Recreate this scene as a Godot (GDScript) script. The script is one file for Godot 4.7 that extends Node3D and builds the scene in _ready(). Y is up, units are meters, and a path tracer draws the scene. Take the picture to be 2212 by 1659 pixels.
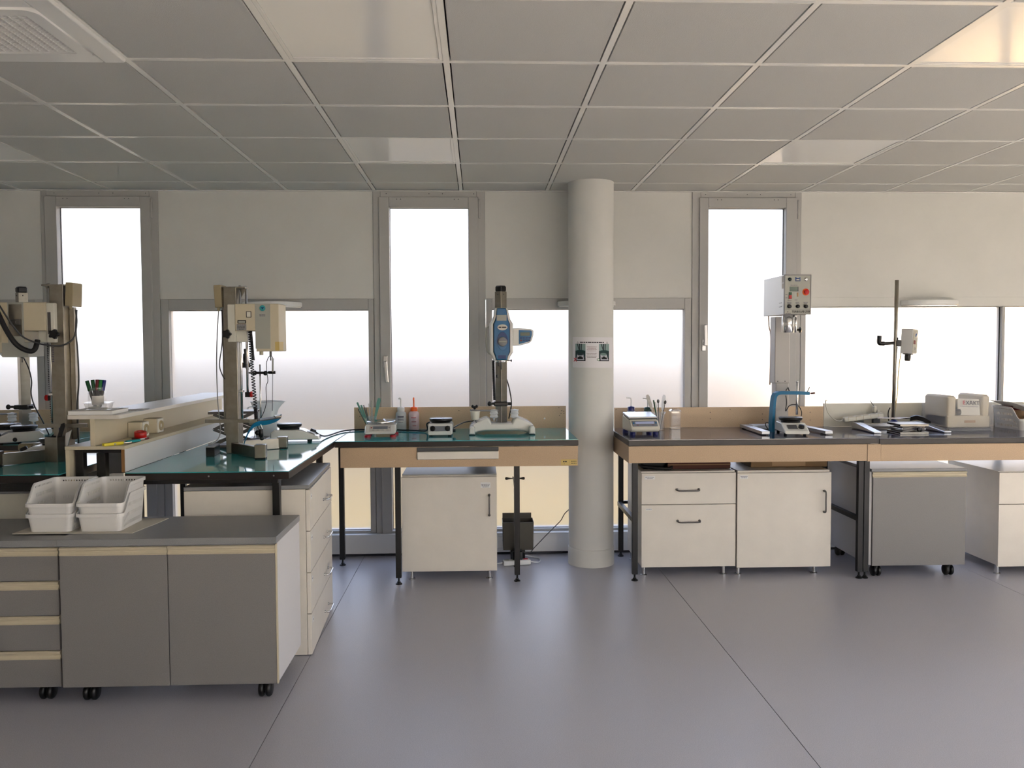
extends Node3D
# A laboratory with frosted windows: benches, mixers, balances and cabinets. Units are metres; y = 0 is the floor, the window wall stands at z = -6.

var M := {}
var used := {}


func _ready() -> void:
	# ---- camera, sky, sun, exposure
	var cam := Camera3D.new()
	cam.name = "camera"
	add_child(cam)
	cam.fov = 48.538
	cam.near = 0.05
	cam.far = 300.0
	cam.position = Vector3(0, 1.468, 0)
	cam.rotation = Vector3(-0.0441221, -0.0387896, -0.0046342)
	var sky := ProceduralSkyMaterial.new()
	sky.sky_top_color = Color(0.74, 0.82, 0.98)
	sky.sky_horizon_color = Color(1.0, 0.99, 0.97)
	sky.sky_curve = 0.2
	sky.ground_horizon_color = Color(0.72, 0.72, 0.72)
	sky.ground_bottom_color = Color(0.55, 0.54, 0.52)
	sky.sky_energy_multiplier = 1.8
	sky.ground_energy_multiplier = 0.9
	sky.sun_angle_max = 32.0
	sky.sun_curve = 0.12
	var env := Environment.new()
	env.background_mode = Environment.BG_SKY
	env.sky = Sky.new()
	env.sky.sky_material = sky
	env.tonemap_mode = Environment.TONE_MAPPER_LINEAR
	env.tonemap_exposure = 1.0
	env.sdfgi_enabled = true
	env.ssao_enabled = true
	env.ssil_enabled = true
	var we := WorldEnvironment.new()
	we.name = "surroundings"
	we.environment = env
	add_child(we)
	var sun := DirectionalLight3D.new()
	sun.name = "sun"
	sun.basis = Basis.looking_at(-Vector3(0.25, 0.78, 0.57).normalized())
	sun.light_color = Color(1.0, 0.925, 0.80)
	sun.light_energy = 60.0
	sun.light_angular_distance = 1.0
	sun.shadow_enabled = true
	add_child(sun)
	materials()
	room()
	windows()
	ceiling()
	benches()
	cabinets()
	front_cabinets()
	shelf_spine()
	mixers()
	left_bench_things()
	island_things()
	right_bench_things()
	under_bench_things()


# ---- mesh building -------------------------------------------------------------------------------------------------
class B:
	var p := PackedVector3Array()
	var n := PackedVector3Array()
	var u := PackedVector2Array()
	var i := PackedInt32Array()
	var x := Transform3D()

	func to(o: Vector3, turn := Vector3.ZERO) -> B:  # where the next shapes go
		x = Transform3D(Basis.from_euler(turn), o)
		return self

	func quad(a: Vector3, b: Vector3, c: Vector3, d: Vector3, na: Vector3, nb: Vector3, nc: Vector3, nd: Vector3, uv := Rect2(0, 0, 1, 1)) -> B:
		var k := p.size()
		p.append_array([x * a, x * b, x * c, x * d])
		for m in [na, nb, nc, nd]:
			n.append((x.basis * m).normalized())
		u.append_array([Vector2(uv.position.x, uv.end.y), uv.end, Vector2(uv.end.x, uv.position.y), uv.position])
		if (b - a).cross(c - a).dot(na + nb + nc) + (c - a).cross(d - a).dot(na + nc + nd) > 0:
			i.append_array([k, k + 2, k + 1, k, k + 3, k + 2])
		else:
			i.append_array([k, k + 1, k + 2, k, k + 2, k + 3])
		return self

	func flat(a: Vector3, b: Vector3, c: Vector3, d: Vector3) -> B:
		var m := (b - a).cross(d - a)
		if m.length_squared() < 1e-16:
			m = (c - b).cross(d - b)
		m = m.normalized()
		return quad(a, b, c, d, m, m, m, m)

	func box(c: Vector3, s: Vector3, bev := 0.002) -> B:
		var h := s / 2
		var g := minf(bev, minf(h.x, minf(h.y, h.z)) * 0.98)
		var e := h - Vector3.ONE * g
		var ax := [Vector3.RIGHT, Vector3.UP, Vector3.BACK]
		for k in 3:
			var a: Vector3 = ax[(k + 1) % 3]
			var b: Vector3 = ax[(k + 2) % 3]
			var ea: float = e[(k + 1) % 3]
			var eb: float = e[(k + 2) % 3]
			for s1 in [-1.0, 1.0]:
				var f: Vector3 = c + ax[k] * h[k] * s1
				var m: Vector3 = ax[k] * s1
				quad(f - a * ea * s1 - b * eb, f + a * ea * s1 - b * eb, f + a * ea * s1 + b * eb, f - a * ea * s1 + b * eb, m, m, m, m)
				if g > 0:
					for s2 in [-1.0, 1.0]:
						var f2: Vector3 = c + a * h[(k + 1) % 3] * s2
						var m2: Vector3 = a * s2
						var c1: Vector3 = f + a * ea * s2
						var c2: Vector3 = f2 + ax[k] * e[k] * s1
						quad(c1 - b * eb, c1 + b * eb, c2 + b * eb, c2 - b * eb, m, m, m2, m2)
		if g > 0:
			for s1 in [-1.0, 1.0]:
				for s2 in [-1.0, 1.0]:
					for s3 in [-1.0, 1.0]:
						var q := Vector3(s1, s2, s3)
						var v1 := c + Vector3(h.x, e.y, e.z) * q
						var v2 := c + Vector3(e.x, h.y, e.z) * q
						var v3 := c + Vector3(e.x, e.y, h.z) * q
						quad(v1, v2, v3, v3, Vector3(s1, 0, 0), Vector3(0, s2, 0), Vector3(0, 0, s3), Vector3(0, 0, s3))
		return self

	func bx(a: Vector3, b: Vector3, bev := 0.002) -> B:  # a box from corner to corner
		return box((a + b) / 2, (b - a).abs(), bev)

	func frame(axis: Vector3) -> Basis:
		var w := axis.normalized()
		var s := (Vector3.RIGHT if absf(w.x) < 0.8 else Vector3.BACK)
		var a := s.cross(w).normalized()
		return Basis(a, w, a.cross(w))

	func lathe(prof: Array, o := Vector3.ZERO, axis := Vector3.UP, seg := 20) -> B:  # prof: [radius, height] pairs, upwards outside
		var f := frame(axis)
		var cnt := prof.size()
		var sn := []
		for k in cnt - 1:
			var d := Vector2(prof[k + 1][0] - prof[k][0], prof[k + 1][1] - prof[k][1])
			sn.append(Vector2(d.y, -d.x).normalized())
		for k in cnt - 1:
			var na: Vector2 = sn[k]
			var nb: Vector2 = sn[k]
			if k > 0 and sn[k].dot(sn[k - 1]) > 0.7:
				na = (sn[k] + sn[k - 1]).normalized()
			if k < cnt - 2 and sn[k].dot(sn[k + 1]) > 0.7:
				nb = (sn[k] + sn[k + 1]).normalized()
			for j in seg:
				var t0 := TAU * j / seg
				var t1 := TAU * (j + 1) / seg
				var r0 := f.x * cos(t0) + f.z * sin(t0)
				var r1 := f.x * cos(t1) + f.z * sin(t1)
				var ra: float = prof[k][0]
				var rb: float = prof[k + 1][0]
				var ya: Vector3 = o + f.y * prof[k][1]
				var yb: Vector3 = o + f.y * prof[k + 1][1]
				quad(ya + r0 * ra, ya + r1 * ra, yb + r1 * rb, yb + r0 * rb, r0 * na.x + f.y * na.y, r1 * na.x + f.y * na.y, r1 * nb.x + f.y * nb.y, r0 * nb.x + f.y * nb.y, Rect2(float(j) / seg, float(k) / cnt, 1.0 / seg, 1.0 / cnt))
		return self

	func cyl(a: Vector3, b: Vector3, r: float, r2 := -1.0, seg := 14, ch := 0.001) -> B:
		var l := (b - a).length()
		var q := r if r2 < 0 else r2
		ch = minf(ch, minf(r, q) * 0.4)
		return lathe([[0, 0], [r - ch, 0], [r, ch], [q, l - ch], [q - ch, l], [0, l]], a, b - a, seg)

	func ball(c: Vector3, r: float, sq := 1.0, seg := 14) -> B:
		var pr := []
		for k in 9:
			var t := -PI / 2 + PI * k / 8
			pr.append([maxf(r * cos(t), 0.0), r * sin(t) * sq])
		return lathe(pr, c, Vector3.UP, seg)

	func tube(pts: Array, r: float, seg := 7) -> B:
		var cnt := pts.size()
		var ref := Vector3.UP
		var rings := []
		for k in cnt:
			var t: Vector3 = ((pts[mini(k + 1, cnt - 1)] as Vector3) - (pts[maxi(k - 1, 0)] as Vector3)).normalized()
			if k == 0:
				ref = t.cross(Vector3.RIGHT if absf(t.x) < 0.8 else Vector3.UP).normalized()
			ref = (ref - t * ref.dot(t)).normalized()
			var o := t.cross(ref)
			var ring := []
			for j in seg:
				var a := TAU * j / seg
				ring.append(ref * cos(a) + o * sin(a))
			rings.append(ring)
		for k in cnt - 1:
			for j in seg:
				var l := (j + 1) % seg
				quad(pts[k] + rings[k][j] * r, pts[k] + rings[k][l] * r, pts[k + 1] + rings[k + 1][l] * r, pts[k + 1] + rings[k + 1][j] * r, rings[k][j], rings[k][l], rings[k + 1][l], rings[k + 1][j])
		for e in [0, cnt - 1]:
			var m: Vector3 = ((pts[0] as Vector3) - (pts[1] as Vector3)).normalized() if e == 0 else ((pts[cnt - 1] as Vector3) - (pts[cnt - 2] as Vector3)).normalized()
			for j in seg:
				quad(pts[e], pts[e] + rings[e][j] * r, pts[e] + rings[e][(j + 1) % seg] * r, pts[e], m, m, m, m)
		return self

	func ribbon(pts: Array, across: Vector3, w: float, th: float) -> B:  # a flat strap along pts, w wide towards «across», th thick
		var cnt := pts.size()
		var pa := []
		for k in cnt:
			var t: Vector3 = ((pts[mini(k + 1, cnt - 1)] as Vector3) - (pts[maxi(k - 1, 0)] as Vector3)).normalized()
			var m := t.cross(across).normalized()
			var c := across.normalized() * w / 2
			pa.append([pts[k] - c - m * th / 2, pts[k] + c - m * th / 2, pts[k] + c + m * th / 2, pts[k] - c + m * th / 2, m])
		for k in cnt - 1:
			var a: Array = pa[k]
			var b: Array = pa[k + 1]
			quad(a[0], a[1], b[1], b[0], -a[4], -a[4], -b[4], -b[4])
			quad(a[3], a[2], b[2], b[3], a[4], a[4], b[4], b[4])
			quad(a[1], a[2], b[2], b[1], across, across, across, across)
			quad(a[0], a[3], b[3], b[0], -across, -across, -across, -across)
		flat(pa[0][0], pa[0][1], pa[0][2], pa[0][3])
		flat(pa[cnt - 1][0], pa[cnt - 1][3], pa[cnt - 1][2], pa[cnt - 1][1])
		return self

	func prism(pl: Array, z0: float, z1: float, bev := 0.0, round := false) -> B:  # outline in x and y, from z0 to z1
		var poly := PackedVector2Array()
		for v in pl:
			poly.append(Vector2(v[0], v[1]))
		if not Geometry2D.is_polygon_clockwise(poly):
			poly.reverse()
		var cnt := poly.size()
		var en := PackedVector2Array()
		for k in cnt:
			var d := poly[(k + 1) % cnt] - poly[k]
			en.append(Vector2(-d.y, d.x).normalized())
		var inner := PackedVector2Array()
		for k in cnt:
			var m := en[k] + en[(k + cnt - 1) % cnt]
			m = m / maxf(m.length_squared() / 2.0, 0.3)
			inner.append(poly[k] - m * bev)
		var tri := Geometry2D.triangulate_polygon(inner)
		for k in range(0, tri.size(), 3):
			for e in [[z0, Vector3.FORWARD], [z1, Vector3.BACK]]:
				var a := Vector3(inner[tri[k]].x, inner[tri[k]].y, e[0])
				var b := Vector3(inner[tri[k + 1]].x, inner[tri[k + 1]].y, e[0])
				var c := Vector3(inner[tri[k + 2]].x, inner[tri[k + 2]].y, e[0])
				quad(a, b, c, c, e[1], e[1], e[1], e[1])
		for k in cnt:
			var l := (k + 1) % cnt
			var na := en[k]
			var nb := en[k]
			if round:
				if en[k].dot(en[(k + cnt - 1) % cnt]) > 0.5:
					na = (en[k] + en[(k + cnt - 1) % cnt]).normalized()
				if en[k].dot(en[l]) > 0.5:
					nb = (en[k] + en[l]).normalized()
			var ma := Vector3(na.x, na.y, 0)
			var mb := Vector3(nb.x, nb.y, 0)
			var a := poly[k]
			var b := poly[l]
			quad(Vector3(a.x, a.y, z0 + bev), Vector3(b.x, b.y, z0 + bev), Vector3(b.x, b.y, z1 - bev), Vector3(a.x, a.y, z1 - bev), ma, mb, mb, ma)
			if bev > 0:
				quad(Vector3(a.x, a.y, z1 - bev), Vector3(b.x, b.y, z1 - bev), Vector3(inner[l].x, inner[l].y, z1), Vector3(inner[k].x, inner[k].y, z1), ma, mb, Vector3.BACK, Vector3.BACK)
				quad(Vector3(a.x, a.y, z0 + bev), Vector3(b.x, b.y, z0 + bev), Vector3(inner[l].x, inner[l].y, z0), Vector3(inner[k].x, inner[k].y, z0), ma, mb, Vector3.FORWARD, Vector3.FORWARD)
		return self

	func sheet(rows: Array, th: float, holes := {}) -> B:  # a curved sheet of thickness th; holes: the cells (row * 10000 + column) left open
		var rc := rows.size()
		var cc: int = rows[0].size()
		var nor := []
		for r in rc:
			var line := []
			for c in cc:
				var du: Vector3 = rows[r][mini(c + 1, cc - 1)] - rows[r][maxi(c - 1, 0)]
				if (rows[r][0] as Vector3).is_equal_approx(rows[r][cc - 1]) and (c == 0 or c == cc - 1):
					du = rows[r][1] - rows[r][cc - 2]
				var dv: Vector3 = rows[mini(r + 1, rc - 1)][c] - rows[maxi(r - 1, 0)][c]
				line.append(du.cross(dv).normalized())
			nor.append(line)
		for r in rc - 1:
			for c in cc - 1:
				if holes.has(r * 10000 + c):
					continue
				var uv := Rect2(float(c) / (cc - 1), 1.0 - float(r + 1) / (rc - 1), 1.0 / (cc - 1), 1.0 / (rc - 1))
				var q := []
				for e in [[r, c], [r, c + 1], [r + 1, c + 1], [r + 1, c]]:
					q.append([rows[e[0]][e[1]], nor[e[0]][e[1]]])
				quad(q[0][0], q[1][0], q[2][0], q[3][0], q[0][1], q[1][1], q[2][1], q[3][1], uv)
				if th > 0:
					quad(q[0][0] - q[0][1] * th, q[1][0] - q[1][1] * th, q[2][0] - q[2][1] * th, q[3][0] - q[3][1] * th, -q[0][1], -q[1][1], -q[2][1], -q[3][1], uv)
					for e in [[0, 1, r - 1, c, r == 0], [1, 2, r, c + 1, c == cc - 2], [2, 3, r + 1, c, r == rc - 2], [3, 0, r, c - 1, c == 0]]:
						if e[4] or holes.has(e[2] * 10000 + e[3]):
							flat(q[e[0]][0], q[e[1]][0], q[e[1]][0] - q[e[1]][1] * th, q[e[0]][0] - q[e[0]][1] * th)
		return self

	func mesh() -> ArrayMesh:
		var a := []
		a.resize(Mesh.ARRAY_MAX)
		a[Mesh.ARRAY_VERTEX] = p
		a[Mesh.ARRAY_NORMAL] = n
		a[Mesh.ARRAY_TEX_UV] = u
		a[Mesh.ARRAY_INDEX] = i
		var m := ArrayMesh.new()
		m.add_surface_from_arrays(Mesh.PRIMITIVE_TRIANGLES, a)
		return m


func curve(pts: Array, each := 6) -> Array:  # a smooth line through pts
	var out := []
	for k in pts.size() - 1:
		var a: Vector3 = pts[maxi(k - 1, 0)]
		var b: Vector3 = pts[k]
		var c: Vector3 = pts[k + 1]
		var d: Vector3 = pts[mini(k + 2, pts.size() - 1)]
		for j in each:
			out.append(b.cubic_interpolate(c, a, d, float(j) / each))
	out.append(pts[-1])
	return out


func coil(path: Array, r: float, turns: int, per := 10) -> Array:
	var out := []
	var total := turns * per
	for k in total + 1:
		var f := float(k) / total * (path.size() - 1)
		var s := mini(int(f), path.size() - 2)
		var c: Vector3 = (path[s] as Vector3).lerp(path[s + 1], f - s)
		var a := TAU * k / per
		out.append(c + Vector3(cos(a) * r, 0, sin(a) * r))
	return out


func V(a: float, b: float, c: float) -> Vector3:
	return Vector3(a, b, c)


# ---- things and parts ----------------------------------------------------------------------------------------------
func numbered(called: String) -> String:
	used[called] = used.get(called, -1) + 1
	return called if used[called] == 0 else "%s_%03d" % [called, used[called]]


func tag(o: Node3D, label: String, category: String, group := "") -> Node3D:
	o.set_meta("label", label)
	o.set_meta("category", category)
	if group:
		o.set_meta("group", group)
	return o


func thing(called: String, label: String, category: String, at := Vector3.ZERO, turn := 0.0, group := "") -> Node3D:
	var o := Node3D.new()
	o.name = numbered(called)
	add_child(o)
	o.position = at
	o.rotation.y = turn
	return tag(o, label, category, group)


func part(called: String, b: B, m: Material, parent: Node3D, label := "") -> MeshInstance3D:
	var o := MeshInstance3D.new()
	o.name = called
	o.mesh = b.mesh()
	o.material_override = m
	parent.add_child(o, true)
	if label:
		o.set_meta("label", label)
	return o


func solo(called: String, label: String, category: String, at: Vector3, turn: float, b: B, m: Material, group := "") -> MeshInstance3D:
	var o := MeshInstance3D.new()
	o.name = numbered(called)
	o.mesh = b.mesh()
	o.material_override = m
	add_child(o)
	o.position = at
	o.rotation.y = turn
	tag(o, label, category, group)
	return o


func structure(called: String, b: B = null, m: Material = null) -> Node3D:
	var o: Node3D
	if b:
		o = MeshInstance3D.new()
		o.mesh = b.mesh()
		o.material_override = m
	else:
		o = Node3D.new()
	o.name = called
	add_child(o, true)
	o.set_meta("kind", "structure")
	return o


func copy(o: Node3D, called: String, label: String, at: Vector3, turn := 0.0) -> Node3D:
	var c: Node3D = o.duplicate()
	c.name = numbered(called)
	add_child(c)
	c.position = at
	c.rotation.y = turn
	c.set_meta("label", label)
	return c


func letters(called: String, s: String, high: float, m: Material, parent: Node3D, at: Vector3, turn := Vector3.ZERO, bold := true) -> MeshInstance3D:
	var f := SystemFont.new()
	f.font_names = PackedStringArray(["Droid Sans"])
	f.font_weight = 700 if bold else 400
	var t := TextMesh.new()
	t.font = f
	t.text = s
	t.font_size = 64
	t.pixel_size = high / 46.0
	t.depth = 0.001
	t.curve_step = 2.0
	var o := MeshInstance3D.new()
	o.name = called
	o.mesh = t
	o.material_override = m
	parent.add_child(o, true)
	o.position = at
	o.rotation = turn
	return o


func print_lines(b: B, c: Vector3, w: float, lines: int, pitch: float, high: float, rng_seed: int, centred := true) -> B:  # small unreadable print, as rows of short dark strokes facing z
	var rng := RandomNumberGenerator.new()
	rng.seed = rng_seed
	for k in lines:
		var full := w * (rng.randf_range(0.6, 1.0) if k else 1.0)
		var at := -full / 2 if centred else -w / 2
		var stop := at + full
		while at < stop - high:
			var l := minf(rng.randf_range(1.5, 5.0) * high, stop - at)
			b.bx(c + Vector3(at, -k * pitch - high / 2, -0.0004), c + Vector3(at + l, -k * pitch + high / 2, 0.0004), 0.0)
			at += l + high * 0.6
	return b


# ---- materials -----------------------------------------------------------------------------------------------------
func mat(c: Color, rough := 0.5, metal := 0.0) -> StandardMaterial3D:
	var m := StandardMaterial3D.new()
	m.albedo_color = c
	m.roughness = rough
	m.metallic = metal
	return m


func noise_tex(freq: float, lo: Color, hi: Color, oct := 4, size := 512, kind := FastNoiseLite.TYPE_SIMPLEX_SMOOTH, rng_seed := 3) -> NoiseTexture2D:
	var f := FastNoiseLite.new()
	f.seed = rng_seed
	f.noise_type = kind
	f.frequency = freq
	f.fractal_octaves = oct
	var g := Gradient.new()
	g.set_color(0, lo)
	g.set_color(1, hi)
	var t := NoiseTexture2D.new()
	t.width = size
	t.height = size
	t.seamless = true
	t.noise = f
	t.color_ramp = g
	return t


func grained(m: StandardMaterial3D, t: Texture2D, scale: float, world := true) -> StandardMaterial3D:
	m.albedo_texture = t
	m.uv1_triplanar = true
	m.uv1_world_triplanar = world
	m.uv1_scale = Vector3.ONE * scale
	return m


func clear(c: Color, alpha: float, rough := 0.03) -> StandardMaterial3D:
	var m := mat(Color(c.r, c.g, c.b, alpha), rough)
	m.transparency = BaseMaterial3D.TRANSPARENCY_ALPHA
	return m


func materials() -> void:
	var speck := noise_tex(0.35, Color(0.86, 0.86, 0.86), Color(1, 1, 1), 3, 512)
	var soft := noise_tex(0.012, Color(0.975, 0.975, 0.975), Color(1, 1, 1), 4, 512)
	M.wall = grained(mat(Color(0.87, 0.87, 0.855), 0.85), soft, 0.4)
	M.tile = grained(mat(Color(0.83, 0.83, 0.815), 0.9), speck, 2.0)
	M.tile.heightmap_enabled = true
	M.tile.heightmap_texture = noise_tex(0.22, Color(0, 0, 0), Color(1, 1, 1), 4, 512)
	M.tile.heightmap_scale = 0.06
	M.rail = mat(Color(0.93, 0.93, 0.915), 0.2)
	M.diffuser = mat(Color(0.95, 0.95, 0.94), 0.13)
	M.floor = grained(mat(Color(0.78, 0.78, 0.82), 0.38), noise_tex(0.3, Color(0.8, 0.8, 0.8), Color(1, 1, 1), 4, 512), 1.6)
	M.seam = mat(Color(0.3, 0.3, 0.33), 0.6)
	M.frame = mat(Color(0.70, 0.70, 0.695), 0.45)
	M.gasket = mat(Color(0.06, 0.06, 0.065), 0.6)
	var g := mat(Color(1, 1, 1, 0.0), 0.36)
	g.refraction_enabled = true
	g.refraction_scale = 0.05
	M.frosted = g
	M.window_glass = clear(Color(1, 1, 1), 0.03, 0.0)
	M.trunk = mat(Color(0.88, 0.885, 0.89), 0.4)
	M.plinth = mat(Color(0.2, 0.21, 0.25), 0.5)
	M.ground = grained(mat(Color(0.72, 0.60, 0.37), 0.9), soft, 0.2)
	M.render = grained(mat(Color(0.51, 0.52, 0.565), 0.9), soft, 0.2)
	M.teal = mat(Color(0.22, 0.64, 0.66), 0.06)
	M.teal.metallic_specular = 0.55
	M.navy = mat(Color(0.27, 0.27, 0.35), 0.10)
	M.navy.metallic_specular = 0.7
	M.edge = mat(Color(0.12, 0.085, 0.075), 0.35)
	M.tan_back = grained(mat(Color(0.88, 0.77, 0.635), 0.45), speck, 1.0)
	M.tan = grained(mat(Color(0.80, 0.69, 0.56), 0.5), speck, 1.0)
	M.black_steel = mat(Color(0.045, 0.04, 0.045), 0.4)
	M.cream = grained(mat(Color(0.90, 0.875, 0.83), 0.4), soft, 1.0)
	M.beige = mat(Color(0.80, 0.76, 0.66), 0.5)
	M.beige_dark = mat(Color(0.62, 0.57, 0.45), 0.5)
	M.grey_lam = grained(mat(Color(0.555, 0.545, 0.54), 0.45), speck, 1.5)
	M.grey_top = grained(mat(Color(0.59, 0.595, 0.60), 0.4), speck, 1.5)
	M.white_side = mat(Color(0.86, 0.855, 0.86), 0.4)
	M.white = mat(Color(0.90, 0.905, 0.90), 0.3)
	M.off_white = mat(Color(0.86, 0.85, 0.80), 0.35)
	M.white_gloss = mat(Color(0.91, 0.91, 0.89), 0.15)
	M.black = mat(Color(0.03, 0.03, 0.035), 0.35)
	M.black_matt = mat(Color(0.035, 0.033, 0.035), 0.7)
	M.rubber = mat(Color(0.05, 0.05, 0.06), 0.6)
	M.steel = grained(mat(Color(0.62, 0.60, 0.56), 0.36, 1.0), noise_tex(0.03, Color(0.9, 0.895, 0.88), Color(1, 1, 1), 4, 256), 2.0, false)
	M.chrome = mat(Color(0.82, 0.82, 0.82), 0.16, 1.0)
	M.alu = mat(Color(0.78, 0.78, 0.78), 0.35, 0.85)
	M.pale_paint = mat(Color(0.70, 0.69, 0.68), 0.4)
	M.steel_dark = mat(Color(0.42, 0.41, 0.40), 0.4, 0.9)
	M.blue = mat(Color(0.12, 0.40, 0.60), 0.25)
	M.blue_deep = mat(Color(0.05, 0.22, 0.45), 0.25)
	M.strap = mat(Color(0.06, 0.42, 0.58), 0.35)
	M.strap.backlight_enabled = true
	M.strap.backlight = Color(0.12, 0.12, 0.12)
	M.navy_plastic = mat(Color(0.07, 0.10, 0.40), 0.3)
	M.red = mat(Color(0.70, 0.06, 0.06), 0.35)
	M.red_dark = mat(Color(0.42, 0.07, 0.10), 0.45)
	M.red_foot = mat(Color(0.66, 0.07, 0.14), 0.3)
	M.orange = mat(Color(0.98, 0.42, 0.13), 0.35)
	M.yellow = mat(Color(0.86, 0.80, 0.15), 0.4)
	M.amber = mat(Color(0.80, 0.70, 0.42), 0.5)
	M.green = mat(Color(0.03, 0.27, 0.12), 0.4)
	M.green_bright = mat(Color(0.05, 0.45, 0.2), 0.4)
	M.sage = mat(Color(0.40, 0.62, 0.57), 0.4)
	M.teal_plastic = mat(Color(0.10, 0.55, 0.58), 0.35)
	M.grey = mat(Color(0.55, 0.55, 0.55), 0.45)
	M.grey_panel = mat(Color(0.66, 0.665, 0.63), 0.45)
	M.grey_dark = mat(Color(0.25, 0.26, 0.27), 0.5)
	M.lcd = mat(Color(0.36, 0.42, 0.37), 0.2)
	M.lcd_grey = mat(Color(0.50, 0.52, 0.56), 0.2)
	M.paper = mat(Color(0.93, 0.93, 0.92), 0.8)
	M.paper_grey = mat(Color(0.80, 0.79, 0.77), 0.8)
	M.ink = mat(Color(0.12, 0.12, 0.14), 0.7)
	M.ink_soft = mat(Color(0.32, 0.32, 0.40), 0.7)
	M.card = grained(mat(Color(0.62, 0.50, 0.36), 0.85), speck, 2.0)
	M.card_light = mat(Color(0.72, 0.60, 0.46), 0.85)
	M.card_red = grained(mat(Color(0.34, 0.19, 0.14), 0.8), speck, 2.0)
	M.card_grey = mat(Color(0.80, 0.78, 0.73), 0.85)
	M.wood_edge = mat(Color(0.52, 0.37, 0.2), 0.7)
	M.bin = grained(mat(Color(0.33, 0.32, 0.29), 0.4, 0.5), speck, 2.0)
	M.basket = mat(Color(0.92, 0.915, 0.905), 0.3)
	M.milky = mat(Color(0.93, 0.94, 0.94), 0.3)
	M.milky.backlight_enabled = true
	M.milky.backlight = Color(0.9, 0.9, 0.9)
	M.pink_milky = mat(Color(0.94, 0.84, 0.86), 0.3)
	M.pink_milky.backlight_enabled = true
	M.pink_milky.backlight = Color(0.4, 0.4, 0.4)
	M.glass = clear(Color(1, 1, 1), 0.025)
	M.clear_plastic = clear(Color(0.95, 0.96, 0.97), 0.10, 0.1)
	var f := mat(Color(0.95, 0.95, 0.97, 0.22), 0.3)
	f.transparency = BaseMaterial3D.TRANSPARENCY_ALPHA
	M.film = f


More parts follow.
